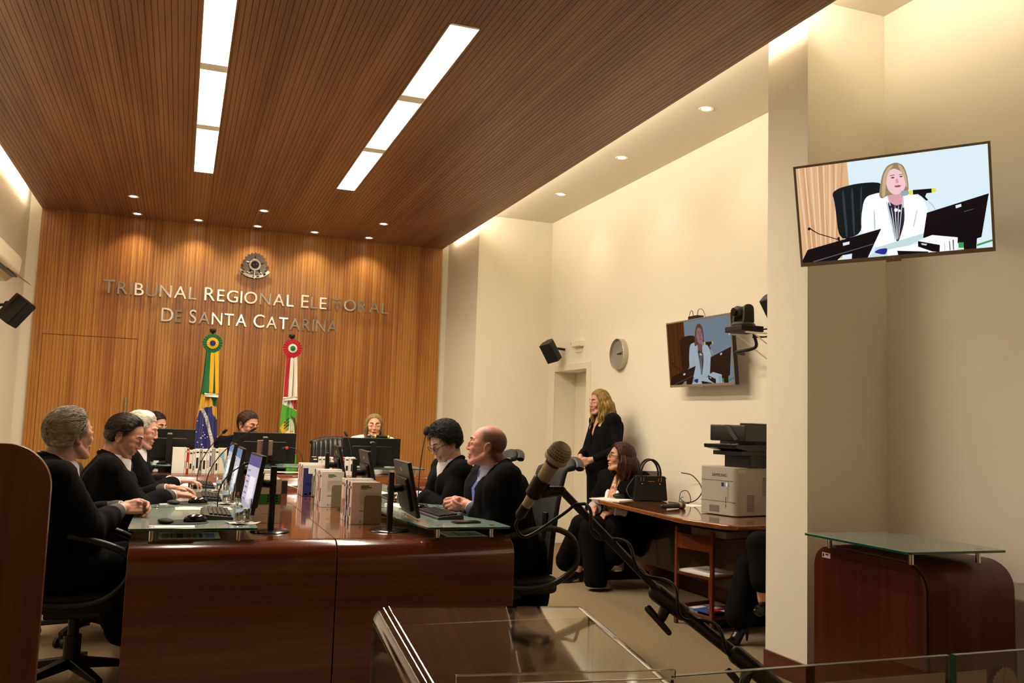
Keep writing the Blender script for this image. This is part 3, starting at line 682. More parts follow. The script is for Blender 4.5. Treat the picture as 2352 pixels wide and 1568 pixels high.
# ============================================================ people
def V(*a): return Vector(a)
def remeshed(mb, voxel, smooth_it=2, smooth_f=.5):
    """one continuous surface round all the shapes collected in mb"""
    me = bpy.data.meshes.new('tmp'); me.from_pydata(mb.v, [], mb.f)
    bm = bmesh.new(); bm.from_mesh(me); bmesh.ops.recalc_face_normals(bm, faces=bm.faces); bm.to_mesh(me); bm.free()
    o = bpy.data.objects.new('tmp', me); COL.objects.link(o)
    md = o.modifiers.new('r', 'REMESH'); md.mode = 'VOXEL'; md.voxel_size = voxel; md.use_smooth_shade = True
    if smooth_it:
        s = o.modifiers.new('s', 'SMOOTH'); s.iterations = smooth_it; s.factor = smooth_f
    dg = bpy.context.evaluated_depsgraph_get(); out = bpy.data.meshes.new_from_object(o.evaluated_get(dg))
    bpy.data.objects.remove(o); bpy.data.meshes.remove(me)
    return out
def coords(me):
    a = np.empty(len(me.vertices)*3, np.float32); me.vertices.foreach_get('co', a); return a.reshape(-1, 3).astype(np.float64)
def set_coords(me, a): me.vertices.foreach_set('co', a.astype(np.float32).ravel()); me.update()
def normals_of(me):
    a = np.empty(len(me.vertices)*3, np.float32); me.vertices.foreach_get('normal', a); return a.reshape(-1, 3).astype(np.float64)
def fnoise(P, sc, seed=0):
    """cheap smooth noise of points, about -1..1"""
    r = np.random.RandomState(seed); out = np.zeros(len(P)); amp = 1.0
    for o_ in range(3):
        for k in range(5):
            d = r.normal(size=3); d *= (2**o_)/np.linalg.norm(d); out += amp*np.sin((P*np.array(sc)) @ d*1.0+r.uniform(0, 6.28)); 
        amp *= .55
    return out/5
def finish(me, name, mats, parent):
    me.materials.clear()
    for m in (mats if isinstance(mats, (list, tuple)) else [mats]): me.materials.append(m)
    me.polygons.foreach_set('use_smooth', [True]*len(me.polygons)); me.name = name
    o = bpy.data.objects.new(name, me); COL.objects.link(o); o.parent = parent; o.matrix_parent_inverse = parent.matrix_basis.inverted(); return o
def skin_mat():
    m = bpy.data.materials.new('skin'); m.use_nodes = True; nt = m.node_tree; b = nt.nodes['Principled BSDF']
    a = nt.nodes.new('ShaderNodeVertexColor'); a.layer_name = 'Col'; nt.links.new(a.outputs[0], b.inputs['Base Color'])
    b.inputs['Roughness'].default_value = .48; b.inputs['Subsurface Weight'].default_value = .12; b.inputs['Subsurface Radius'].default_value = (1, .35, .2); b.inputs['Subsurface Scale'].default_value = .006
    b.inputs['Specular IOR Level'].default_value = .35
    m.diffuse_color = (.6, .35, .25, 1); return m
M_skin = skin_mat()
def hair_mat(name, c1, c2, sc=(140, 140, 35)):
    return mat(name, c1, .42, spec=.3, var=(sc, c2, 4), bump=(tuple(q*2.2 for q in sc), .7, .004))
M_robe = mat('robe_black', '#070607', .9, spec=.12, bump=((500, 500, 500), .15, .001))
M_blazer = mat('blazer_black', '#080708', .85, spec=.15, bump=((400, 400, 400), .2, .001))
M_suit = mat('suit_grey', '#3b3734', .75, bump=((700, 700, 700), .2, .001))
M_suitb = mat('suit_blue_grey', '#3a4048', .75, bump=((700, 700, 700), .2, .001))
M_shirt = mat('shirt_white', '#e4dde0', .7)
M_eye = mat('eye_white', '#d8cfc4', .15); M_iris = mat('iris_dark', '#1c120c', .1)
M_lens = mat('spectacle_lens', '#ffffff', .02, trans=1, ior=1.05)
ZX = V(0, 0, 1)

def hand(mb, wrist, d, palm, side, curl=(25, 30, 35, 40), thumb=30, sc=1.0, spread=5, thumb_in=0):
    """palm slab and five bent fingers. d = direction wrist->knuckles, palm = way the palm faces, side = direction of the thumb edge"""
    d = d.normalized(); palm = (palm-d*palm.dot(d)).normalized(); sd = d.cross(palm); sd = sd if sd.dot(side) > 0 else -sd
    L = .092*sc
    offs = (.030, .010, -.010, -.028); lens = ((.043, .026, .022), (.048, .030, .023), (.044, .027, .022), (.034, .021, .019)); kl = (.97, 1.0, .97, .90)
    for k in range(4):
        kn = wrist+d*L*kl[k]+sd*offs[k]*sc; ba = wrist+d*.012*sc+sd*offs[k]*.62*sc
        mb.cap(ba, kn, .0145*sc, .0115*sc, 12)
        mb.cap(ba-palm*-.004*sc, kn+palm*.003, .013*sc, .010*sc, 12)
        a = math.radians(spread)*(1.5-k)*.5; dd = (d*math.cos(a)+sd*math.sin(a)); p = kn; ang = 0
        for j, (l, r0, r1) in enumerate(zip(lens[k], (.0098, .0088, .0080), (.0088, .0080, .0072))):
            ang += math.radians(curl[k]*(1.0, 1.15, .75)[j]); q = p+(dd*math.cos(ang)+palm*math.sin(ang))*l*sc
            f = 1 if k < 3 else .88; mb.cap(p, q, r0*f*sc, r1*f*sc, 10); p = q
    # thumb from the side of the palm near its base
    t0 = wrist+d*.022*sc+sd*.022*sc; mb.cap(wrist+d*.01*sc+sd*.012*sc, wrist+d*.045*sc+sd*.026*sc+palm*.006*sc, .016*sc, .013*sc, 12)
    th = math.radians(thumb); ti = math.radians(thumb_in)
    td = (d*math.cos(th)+sd*math.sin(th)); td = (td*math.cos(ti)+palm*math.sin(ti)).normalized()
    p1 = wrist+d*.045*sc+sd*.028*sc+palm*.008*sc; p2 = p1+td*.034*sc; td2 = (td*.9+d*.35+palm*.25).normalized(); p3 = p2+td2*.028*sc
    mb.cap(p1, p2, .0115*sc, .0098*sc, 10); mb.cap(p2, p3, .0098*sc, .0085*sc, 10)

def ik(S, W, hint, l1, l2):
    d = W-S; L = min(d.length, (l1+l2)*.995); u = d.normalized(); W2 = S+u*L
    a = (l1*l1-l2*l2+L*L)/(2*L); h = math.sqrt(max(l1*l1-a*a, 0)); n = (hint-u*hint.dot(u)).normalized()
    return S+u*a+n*h

HL = {  # hairline height by depth (y) in head space
 'full': ([-.12, -.06, -.03, -.014, .0, .014, .030, .045, .065, .10], [-.090, -.085, -.066, .022, .022, -.008, .022, .050, .074, .082]),
 'recede': ([-.12, -.06, -.03, -.014, .0, .014, .030, .045, .06, .10], [-.085, -.080, -.062, .022, .022, -.005, .030, .072, .092, .100]),
 'bald': ([-.12, -.06, -.03, -.014, .0, .014, .03, .05, .07, .10], [-.082, -.078, -.06, .02, .02, -.002, .04, .11, .15, .15]),
 'woman': ([-.12, -.05, -.02, .0, .02, .035, .05, .07, .10], [-.12, -.12, -.12, -.11, -.07, .0, .045, .088, .10]),
}
def head_parts(mb, T, sc, neck0, fem=0, jaw=1.0, open_mouth=0, nose=1.0):
    P = lambda x, y, z: T @ V(x*sc, y*sc, z*sc)
    R = T.to_3x3()
    def E(c, r): mb.ell(P(*c), [q*sc for q in r], 28, 18, M=R)
    E((0, -.012, .033), (.075, .097, .084)); E((0, .028, -.012), (.061*jaw, .060, .080)); E((0, .032, -.066), (.048*jaw, .046, .040)); 
    mb.cap(P(-(.022-.006*fem)*jaw, .062, -.093), P((.022-.006*fem)*jaw, .062, -.093), .0180*sc)
    E((0, .070, -.094), (.019, .020, .018))
    for s in (-1, 1):
        mb.cap(P(s*.054*jaw, -.002, -.045), P(s*.024*jaw, .060, -.092), .019*sc, .018*sc)
        E((s*.036, .060, -.020), (.023, .023, .026)); E((s*.040, .040, .010), (.026, .034, .03))
        mb.cap(P(s*.010, .083-.003*fem, .033), P(s*.040, .068-.002*fem, .031), (.0115-.002*fem)*sc, (.010-.002*fem)*sc)
        E((s*.010, .095, -.027), (.0082, .010, .0072))
        # ear: bowl and rim
        E((s*.076, -.012, -.006), (.008, .018, .028))
        rim = [P(s*(.080+.0035*math.sin(a)), -.013+.016*math.cos(a)-.003*math.sin(a), -.004+.027*math.sin(a)) for a in [k*math.pi/7-.9 for k in range(10)]]
        for a, b in zip(rim[:-1], rim[1:]): mb.cap(a, b, .0048*sc, n=8)
        E((s*.079, -.006, -.032), (.006, .009, .010))
        E((s*.032, .0735, .0122), (.0170, .0160, .0108)); E((s*.032, .0725, -.002), (.0150, .0140, .0075))     # upper and lower lids
    mb.cap(P(0, .083, .028), P(0, .097*nose**.2, .004), .0085*sc, .0095*sc); mb.cap(P(0, .093, .006), P(0, (.0985 if fem else .1015)*nose**.3, -.021), .0078*sc, (.0096 if fem else .0106)*sc)
    E((0, .082, -.052), (.025, .014, .0105)); mb.cap(P(-.016, .083, -.0535), P(.016, .083, -.0535), .0078*sc); mb.cap(P(-.014, .082, -.066-open_mouth*.008), P(.014, .082, -.066-open_mouth*.008), .0082*sc)
    E((0, .074, -.078), (.02, .012, .012))
    nr = (.052 if fem else .060)*sc
    mb.cap(P(0, -.028, -.035), neck0, nr, nr*1.06, 20)
    mb.cap(P(0, .005, -.060), neck0+R @ V(0, .02, 0), nr*.75, nr*.8, 16)
def head_sculpt(me, Ti, sc, fem, skin, lips, scalp=None, beard=0, open_mouth=0, hl='full'):
    A = coords(me); Tn = np.array(Ti); L = A @ Tn[:3, :3].T+Tn[:3, 3]; L = L/sc; d = np.zeros_like(L)
    x, y, z = L.T; ax = np.abs(x)
    near = (np.abs(x) < .12) & (np.abs(y) < .14) & (z > -.14) & (z < .15)
    def G(cx, cy, cz, s): return np.exp(-(((ax if cx >= 0 else x)-abs(cx))**2/(2*s[0]**2)+(y-cy)**2/(2*s[1]**2)+(z-cz)**2/(2*s[2]**2)))
    # inner eye corner and the socket round the lids, mouth line, nostril wings, ear bowl
    d[:, 1] -= .006*G(.014, .086, .012, (.006, .02, .010)); d[:, 1] -= .004*G(.034, .088, .021, (.014, .02, .004)); d[:, 1] -= .004*G(.034, .085, -.006, (.013, .02, .004))
    d[:, 1] -= (.005+.006*open_mouth)*G(0, .092, -.0595-.004*open_mouth, (.018, .02, .0025+.003*open_mouth))
    d[:, 1] -= .003*G(0, .092, -.043, (.004, .02, .005)); d[:, 1] -= .004*G(0, .09, -.080, (.016, .02, .004))
    d[:, 0] -= np.sign(x)*.005*G(.086, -.008, -.004, (.006, .007, .012))
    L2 = L+d; W = (L2*sc); Tm = np.array(Ti.inverted()); W = W @ Tm[:3, :3].T+Tm[:3, 3]; A[near] = W[near]; set_coords(me, A)
    # colours of the skin itself: lips, ruddy cheeks and ears, beard shadow, cropped hair
    c = np.tile(np.array(lin(skin)), (len(A), 1)); red = np.array(lin(lips)); rud = np.array([1.06, .82, .78, 1])
    n = fnoise(A, (60, 60, 60), 3)[:, None]*.035; c[:, :3] *= 1+n
    def mix(w, col): 
        w = (w*near)[:, None]; c[:] = c*(1-w)+col*w
    mix(np.clip(G(.034, .07, -.022, (.02, .03, .02))*.5, 0, 1), c*rud); mix(G(0, .105, -.02, (.012, .02, .015))*.5, c*rud)
    mix(np.clip((ax-.074)/.006, 0, 1)*(y > -.045)*(y < .02)*.5, c*rud)
    wl = np.clip(1.3-np.abs(z+.0595+.003*open_mouth)/(.0085+.005*open_mouth)-np.maximum(ax-.016, 0)/.008, 0, 1)*(y > .07)
    mix(wl*(.85 if fem else .5), red)
    if beard: mix(np.clip((-.035-z)/.015, 0, 1)*np.clip((y-.0)/.02, 0, 1)*(z > -.125)*(1-wl)*beard, c*np.array([.62, .62, .66, 1]))
    if scalp:
        xs, zs = HL[hl]; w = sum(np.clip((z-np.interp(y+o_, xs, zs))/.022+.3, 0, 1) for o_ in np.linspace(-.018, .018, 9))/9*(ax < .088)
        if hl == 'bald': w = w*(1-np.clip((z-.075)/.045, 0, 1)*.93)
        w = w*(1+.12*fnoise(A, (220, 220, 220), 8))
        mix(np.clip(w, 0, 1)*.9, np.array(lin(scalp)))
    at_ = me.color_attributes.new('Col', 'FLOAT_COLOR', 'POINT'); at_.data.foreach_set('color', c.astype(np.float32).ravel())
def hair_cap(T, sc, style, thick, seed, parent, m, side_vol=0, fringe=0, top=0, strand=.003, name='hair', wave=0, part=None):
    xs, zs = HL[style]; nu, nv = 150, 90; vs = []
    R = np.array([.0755, .0975, .0845]); C = np.array([0, -.012, .033])
    U, Vv = np.meshgrid(np.arange(nu)*2*np.pi/nu, (np.arange(nv)+.5)*np.pi/nv); U, Vv = U.ravel(), Vv.ravel()
    D = np.stack([np.sin(Vv)*np.cos(U), np.sin(Vv)*np.sin(U), np.cos(Vv)], 1); P = C+D*R
    # below the widest ring let it hang straight down instead of closing under the skull
    low = D[:, 2] < 0; depth = .10 if style == 'woman' else .085
    P[low, :2] = C[:2]+(D[low, :2]/np.maximum(np.linalg.norm(D[low, :2], axis=1), 1e-6)[:, None])*R[:2]*np.minimum(1, np.linalg.norm(D[low, :2], axis=1)*1.25)[:, None]*(1-.30*D[low, 2:3]**2 if style != 'woman' else 1)
    P[low, 2] = C[2]+D[low, 2]*depth*1.35
    x, y, z = P.T; n1 = fnoise(P, (45, 45, 20), seed); n2 = fnoise(P, (330, 50, 200) if style != 'woman' else (300, 300, 40), seed+1)
    w = sum(np.clip((z+.004*n1+.003*n2-np.interp(y+o_, xs, zs))/.012+.2, 0, 1) for o_ in (-.006, -.003, 0, .003, .006))/5; w = w*w*(3-2*w)
    zb = np.clip((P[:, 2]-(np.interp(y, xs, zs)))/.06, 0, 1)
    t = thick*(.12+.88*zb)+thick*.35*n1+strand*n2+side_vol*np.exp(-((z-.02)/.05)**2)*(np.abs(x)/.08)+top*np.clip((z-.07)/.05, 0, 1)+fringe*np.exp(-((y-.075)/.03)**2-((z-.095)/.03)**2)
    if part is not None: t -= .35*thick*np.exp(-((x-part)/.006)**2)*np.clip((z-.08)/.02, 0, 1)
    t = np.where(w > 0, t*w-.016*(1-w), -.016)
    N = D/np.linalg.norm(D, axis=1)[:, None]; N = N.copy(); N[low, 2] *= .2; N /= np.linalg.norm(N, axis=1)[:, None]
    P = P+N*t[:, None]; P = [T @ Vector(q*sc) for q in P]
    mb = MB(); fs = [(j*nu+i, (j+1)*nu+i, (j+1)*nu+(i+1) % nu, j*nu+(i+1) % nu) for j in range(nv-1) for i in range(nu)]
    fs += [tuple(range(nu)), tuple(range((nv-1)*nu, nv*nu))[::-1]]; mb.add(P, fs)
    return mb
def shell(mb, T, sc, length, face, seed, spread=.012, wave=.0, strand=.004, ztop=.075, thick=.014, back=0.0):
    """long hair hanging round the back and sides of the head as one thick curtain"""
    rd = np.random.RandomState(seed); ph = rd.uniform(0, 6.28, 8); NU, NV = 120, 44; f0 = math.radians(face)
    def pt(u, v, o):
        a = f0+(2*math.pi-2*f0)*u; edge = math.sin(math.pi*u)**.5
        ln = length*(.86+.14*edge)*(1+.05*math.sin(u*37+ph[0])+.04*math.sin(u*71+ph[1])); z = ztop-v*ln
        d = max(0, ztop-z); fl = spread*min(1, d/.12)*(1+.4*math.sin(min(1, d/.3)*3.14)); top = min(1, .72+d*3.2) if z > 0 else 1
        tw = strand*(math.sin(u*95+ph[2]+2*v)*.6+math.sin(u*173+ph[3]-3*v)*.4)*min(1, v*4+.3)+wave*math.sin(v*ln*52+ph[4]+5*math.sin(u*9+ph[5]))*min(1, v*2.2)*(.7+.3*math.sin(u*40))
        k = o*(1 if v < .9 else .4)
        rx, ry = (.080+fl+tw+k)*top, (.096+fl*.8+tw+k)*top; taper = 1-.25*max(0, v-.72)/.28
        y = math.cos(a)*ry-.012-back*v
        return T @ (V(math.sin(a)*rx*taper, y*taper if v > .72 else y, z)*sc)
    n0 = len(mb.v); vs = [pt(i/NU, j/NV, thick) for j in range(NV+1) for i in range(NU+1)]+[pt(i/NU, j/NV, 0) for j in range(NV+1) for i in range(NU+1)]
    W = NU+1; M_ = W*(NV+1); fs = []
    for j in range(NV):
        for i in range(NU):
            a = j*W+i; fs += [(a, a+1, a+W+1, a+W), (M_+a, M_+a+W, M_+a+W+1, M_+a+1)]
        for i in (0, NU): a = j*W+i; fs.append((a, a+W, M_+a+W, M_+a) if i == 0 else (a, M_+a, M_+a+W, a+W))
    for i in range(NU): fs += [(i, M_+i, M_+i+1, i+1), (NV*W+i, NV*W+i+1, M_+NV*W+i+1, M_+NV*W+i)]
    mb.add(vs, fs); return mb
def locks(mb, T, sc, n, length, seed, spread=.09, wave=.006, r=.006, zroot=.07, face=.045, back_only=False, grav=None):
    rd = random.Random(seed)
    for k in range(n):
        a = rd.uniform(math.radians(face), math.radians(360-face)) if not isinstance(face, tuple) else rd.uniform(*face)
        # a = angle from the face direction
        x, y = math.sin(a)*.080, math.cos(a)*.094-.012
        z = zroot*rd.uniform(.2, 1.1); pts = []; ln = length*rd.uniform(.8, 1.08); ph = rd.uniform(0, 6.28); rr = rd.uniform(.7, 1.3)*r; rs = []
        q = 1-max(0, z)/.14
        for j in range(15):
            s = j/14; zz = z-ln*s; f = 1+.10*math.sin(min(s*ln/.12, 1)*1.57)*(spread/.09)-.0*s
            px, py = x*(q*.25+.75)*f, (y+.012)*(q*.25+.75)*f-.012; w_ = wave*math.sin(ph+s*ln*55)*min(1, s*3); w2 = wave*math.cos(ph*1.7+s*ln*48)*min(1, s*3)
            p = V(px+w_*math.cos(a), py+w2, zz)*sc; pts.append(T @ p); rs.append(rr*sc*(.5+.9*math.sin(math.pi*min(s*1.0+.12, .98))))
        mb.tube(pts, rs, 7, flat=.7)
    return mb

def tufts(mb, T, sc, style, seed, n=900, ln=.034, r=.0011, thick=.010, jit=.25, lift=.004, curl=0.0, top=0.0):
    """many short strands combed back and down over the hair"""
    rd = np.random.RandomState(seed); xs, zs = HL[style]; C = np.array([0, -.012, .033]); R = np.array([.0755, .0975, .0845]); k = 0; tries = 0
    while k < n and tries < n*12:
        tries += 1; D = rd.normal(size=3); D /= np.linalg.norm(D)
        P = C+D*R
        if D[2] < -.45 or P[2] < np.interp(P[1], xs, zs)+.002: continue
        fl = np.array([.25*np.sign(P[0])*abs(P[0])/.08, -1.0, 0]) if P[2] > .06 else np.array([0, -.75, -.75]); fl = fl+rd.normal(size=3)*jit
        L_ = ln*rd.uniform(.6, 1.25); pts = []; rs = []; q = P.copy(); t0 = thick*(.35 if P[2]-np.interp(P[1], xs, zs) < .02 else .85)+top*min(1, max(0, (P[2]-.06)/.05))
        for j in range(5):
            N = (q-C)/R**2; N /= np.linalg.norm(N); f = fl-N*fl.dot(N); f /= max(np.linalg.norm(f), 1e-6)
            s_ = j/4; pts.append(T @ Vector((q+N*(t0+lift*math.sin(s_*2.2)*1.6))*sc)); rs.append(r*sc*(1-.75*s_)); q = q+f*L_/4
            if curl: fl = fl+rd.normal(size=3)*curl
            dd = (q-C)/R; q = C+dd/max(1e-6, np.linalg.norm(dd))*R if q[2] > C[2]-.02 else q
        mb.tube(pts, rs, 4); k += 1
    return mb
def person(name_label, head, yaw, hyaw=None, hpitch=0, hroll=0, seat=.50, lean=.06, hands=None, fem=0, sc=1.0, skin='#c08a6c', lips='#a05a50', style='full', thick=.013,
           hairm=None, seed=1, robe='robe', scalp=None, beard=0, tie=None, sleeve=None, cuff=True, shirt=None, eyes='open', glasses=None, open_mouth=0, jaw=1.0, stand=None,
           hair_kw={}, lock=None, shoulder=.185, legs=None, brow='#2a1c12', scarf=None, fold=True, wide=1.0, nose=1.0, cat_label='person', neckdrop=.118, chest_open=None, collar=None, back=.05, tuft=None, gap=None):
    scalp = scalp or (brow if hairm else None)
    if hairm and style != 'woman' and tuft is None: tuft = {}
    if tuft == {}: tuft = dict(n=800)
    """head = centre of the head (between the ears); yaw = way the body faces; hyaw = way the face looks"""
    hyaw = yaw if hyaw is None else hyaw; H = Vector(head)
    f = V(math.cos(yaw), math.sin(yaw), 0); rt = V(math.sin(yaw), -math.cos(yaw), 0)
    Rh = Matrix.Rotation(hyaw-math.pi/2, 4, 'Z') @ Matrix.Rotation(math.radians(hpitch), 4, 'X') @ Matrix.Rotation(math.radians(hroll), 4, 'Y')
    T = Matrix.Translation(H) @ Rh; Ti = T.inverted()
    hf = Rh.to_3x3() @ V(0, 1, 0)
    nb = H+V(0, 0, -neckdrop*sc)-f*back-V(hf.x, hf.y, 0)*.010
    hipz = seat+.08 if stand is None else .90*sc
    hip = V(nb.x, nb.y, 0)-f*lean; hip.z = hipz
    root = thing('person', name_label, cat_label, (hip.x, hip.y, 0))
    ax = (hip-nb).normalized()
    sh = {s: nb+rt*s*shoulder*sc+V(0, 0, -.055*sc) for s in (-1, 1)}
    mb = MB()
    head_parts(mb, T, sc, nb+V(0, 0, -.0), fem, jaw, open_mouth, nose)
    tr = .085*sc
    for s in (-1, 1):
        mb.cap(nb+rt*s*.03-V(0,0,.03), sh[s]-rt*s*.02-V(0,0,.01), .036*sc, .050*sc); mb.cap(sh[s]-rt*s*.06-V(0,0,.06), hip+rt*s*.08, tr*1.05, tr*1.1)
        mb.cap(sh[s]-rt*s*.09-V(0,0,.08)+f*.03, hip+rt*s*.04+V(0,0,.12)+f*.02, tr, tr)
        # legs
        if stand is None: kn = hip+rt*s*.10+f*.42+V(0, 0, -.04); an = kn+f*.02; an.z = .09
        else: kn = hip+rt*s*.09+f*.02; kn.z = .49; an = hip+rt*s*.09; an.z = .09
        if legs: kn, an = legs[s]
        mb.cap(hip+rt*s*.09, kn, .085*sc, .058*sc); mb.cap(kn, an, .055*sc, .036*sc)
    l1, l2 = .285*sc, .255*sc; arm = {}
    for s in (-1, 1):
        hd = hands[s] if hands and s in hands else dict(w=sh[s]+V(0, 0, -.36)+f*.22-rt*s*.02, d=f-V(0,0,.4), palm=-V(0,0,1)-rt*s*.3)
        W = Vector(hd['w']); hint = hd.get('hint', V(0, 0, -1)+rt*s*.75-f*.3); el = ik(sh[s], W, Vector(hint), l1, l2); W = el+(W-el).normalized()*min((W-el).length, l2*1.05)
        arm[s] = (el, W); mb.cap(sh[s], el, .050*sc, .040*sc); mb.cap(el, W, .040*sc, .026*sc); 
        mb.cap(W-(W-el).normalized()*.03, W+Vector(hd['d']).normalized()*.02, .026*sc, .024*sc)
        hand(mb, W, Vector(hd['d']), Vector(hd['palm']), Vector(hd.get('side', -rt*s)), hd.get('curl', (25, 30, 35, 40)), hd.get('thumb', 30), sc*(.92 if fem else 1), hd.get('spread', 6), hd.get('thumb_in', 0))
    if chest_open: mb.cap(nb+f*.03-V(0,0,.03), nb+f*(.085)-V(0, 0, chest_open), .058*sc, .045*sc)
    me = remeshed(mb, .0046, 2, .45); head_sculpt(me, Ti, sc, fem, skin, lips, scalp, beard, open_mouth, style)
    body = finish(me, 'body', M_skin, root)
    P = lambda x, y, z: T @ V(x*sc, y*sc, z*sc)
    # eyes and brows
    if eyes == 'open':
        for s in (-1, 1):
            ey = MB().ell(P(s*.032, .0748, .0062), (.0128*sc,)*3, 16, 12, M=Rh.to_3x3()).build('eye', M_eye, root, smooth=80)
            MB().ell(P(s*.031, .0835, .0062), [.0064*sc, .0045*sc, .0064*sc], 12, 8, M=Rh.to_3x3()).build('iris', M_iris, ey, smooth=80)
            MB().tube([P(s*(.032+.0135*math.cos(a)), .0880-.0055*abs(math.cos(a)), .0070+.0030*math.sin(a)) for a in [k*math.pi/8 for k in range(9)]], .0013*sc, 6).build('eyelash_line', mat('lid_'+brow, brow, .7), root)
    else:
        for s in (-1, 1): MB().tube([P(s*(.032+.014*math.cos(a)), .0885-.005*abs(math.cos(a)), .004+.003*math.sin(-a)) for a in [k*math.pi/8 for k in range(9)]], .0013*sc, 6).build('eyelashes', mat('lid_'+brow, brow, .7), root)
    for s in (-1, 1):
        MB().tube([P(s*.014, .0920, .033), P(s*.025, .0895, .038), P(s*.037, .0815, .038), P(s*.048, .068, .032)], [.0026*sc, .0034*sc, .0029*sc, .0014*sc], 8).build('eyebrow', mat('brow_'+brow, brow, .9), root, smooth=60)
    if hairm:
        hb = hair_cap(T, sc, style, thick, seed, root, hairm, **hair_kw)
        if lock:
            for lk in lock: (shell if 'strand' in lk else locks)(hb, T, sc, **lk)
        if tuft: tufts(hb, T, sc, style, seed, thick=thick, **tuft)
        hb.build('hair', hairm, root, smooth=70)
    if glasses:
        g = MB(); gm = mat('spectacle_frame', glasses, .3)
        for s in (-1, 1):
            g.tube([P(s*.033+.022*math.cos(a), .0985-.10*abs(s*.033+.022*math.cos(a))**1.35*1.2, .007+.017*math.sin(a)) for a in [k*math.pi/9 for k in range(18)]], .0019*sc, 6, closed=True)
            g.tube([P(s*.056, .088, .014), P(s*.075, .05, .013), P(s*.083, -.005, .012), P(s*.082, -.025, .0)], .0018*sc, 6)
        g.tube([P(-.012, .099, .010), P(0, .102, .013), P(.012, .099, .010)], .0018*sc, 6)
        gl = g.build('glasses', gm, root, smooth=60)
    # ---- clothes
    mr = M_robe if robe == 'robe' else M_blazer
    rb = MB(); th = .018 if robe == 'robe' else .010
    for s in (-1, 1):
        rb.cap(nb+rt*s*.050+V(0,0,-.020)-f*.03, sh[s]+rt*s*.005, (.056 if robe == 'robe' else .054)*sc, .068*sc+th); rb.cap(nb-f*.035+V(0,0,-.02), nb-f*.05+ax*.15, .062*sc, .10*sc)
        rb.cap(sh[s]-rt*s*.05-V(0,0,.08), hip+rt*s*.10*wide+V(0,0,.02), .105*sc*wide+th, .115*sc*wide+th)
        rb.cap(sh[s]-rt*s*.10-V(0,0,.10)+f*.035, hip+rt*s*.05+V(0,0,.10)+f*.05*wide, .088*sc*wide+th, .11*sc*wide+th)
        rb.cap(sh[s]-rt*s*.06-V(0,0,.05)-f*.05, hip-f*.05+V(0,0,.10)+rt*s*.05, .075*sc+th, .10*sc+th)
        el, W = arm[s]; dW = (W-el).normalized(); stop = gap if gap else .055 if sleeve or cuff else .01
        if robe == 'robe':
            rb.cap(sh[s], el, .068*sc, .078*sc); e2 = W-dW*(stop+(.05 if sleeve else .02)); rb.cap(el, e2, .074*sc, .062*sc)
            rb.cap(el-V(0,0,.05), e2-V(0,0,.035)-dW*.05, .065*sc, .050*sc)
        else:
            rb.cap(sh[s], el, .062*sc, .052*sc); rb.cap(el, W-dW*.03, .050*sc, .038*sc)
    if stand is None and robe == 'robe':
        for s in (-1, 1):
            kn = hip+rt*s*.13+f*.40; rb.cap(hip+rt*s*.11, kn, .115, .10); rb.cap(kn, V(kn.x, kn.y, .30), .10, .10)
        rb.cap(hip-f*.12, V(hip.x, hip.y, .33)-f*.16, .14, .12)
    me = remeshed(rb, .011, 4, .5)
    A = coords(me); N = normals_of(me); rel = A-np.array(nb)
    nz = fnoise(rel, (17, 17, 5), seed)*.012+fnoise(rel, (40, 40, 12), seed+5)*.006
    if robe != 'robe': nz *= .6
    k = np.clip(np.linalg.norm(rel, axis=1)/.15, .15, 1); A += N*(nz*k)[:, None]; set_coords(me, A)
    finish(me, 'robe' if robe == 'robe' else 'blazer', mr, root)
    # folded neck edge of the robe, running down the chest
    if fold:
        fr = .024 if robe == 'robe' else .013
        for s in (-1, 1):
            pts = [nb+V(0,0,.030)-f*.066, nb+V(0,0,.030)-f*.050+rt*s*.040, nb+V(0,0,.010)+rt*s*.074, nb+ax*.035+f*.055+rt*s*.074, nb+ax*.11+f*.108+rt*s*.056, nb+ax*.21+f*.130*wide+rt*s*.030, nb+ax*.32+f*.135*wide+rt*s*.012]
            MB().tube(cr(pts, 5), [fr*.7*sc]*6+[fr*sc]*12+[fr*.9*sc]*14 if False else fr*sc, 10, flat=.75).build('neck_fold' if robe == 'robe' else 'lapel', mr, root, smooth=70)
    if shirt:
        sm = MB()
        sm.cap(nb+f*.045-V(0,0,.035), nb+f*.088*wide+ax*.20, .058*sc, .050*sc)
        # collar band
        col_z = .050*sc
        def cf(u, v):
            a = u*2*math.pi; rr = (.063 if not fem else .056)*sc+.004*v; p = nb+f*(math.cos(a)*rr*1.05-.002)+rt*math.sin(a)*rr+V(0, 0, -.035+v*col_z*1.6-.040*(1+math.cos(a))*.5)
            return p
        sm.grid(cf, 28, 3)
        for s in (-1, 1):   # collar points
            b = nb+f*.068-V(0,0,.012); sm.add([b+rt*s*.004, b+rt*s*.052+V(0,0,.022)-f*.03, b+rt*s*.052-V(0,0,.022)+f*.004, b+rt*s*.016-V(0,0,.055)+f*.03], [(0,1,2,3)])
        sm.build('shirt', shirt, root, smooth=60, solid=.003)
    if tie:
        a = nb+f*.096-V(0,0,.040); b = nb+f*(.142*wide)+ax*.13; c = nb+f*(.146*wide)+ax*.30
        tm = MB(); tm.cap(a+V(0,0,.006), a-V(0,0,.016)+f*.006, .017, .013)
        vs = []
        for p, w_ in ((a-V(0,0,.014), .011), (b, .026), (c, .036), (c-V(0,0,.04), .004)):
            vs += [p-rt*w_, p+f*.008, p+rt*w_, p-f*.006]
        fs = []
        for k in range(3):
            for j in range(4): fs.append((k*4+j, k*4+(j+1) % 4, k*4+4+(j+1) % 4, k*4+4+j))
        tm.add(vs, fs+[(0,1,2,3), (12,13,14,15)]); tm.build('tie', tie, root, smooth=60)
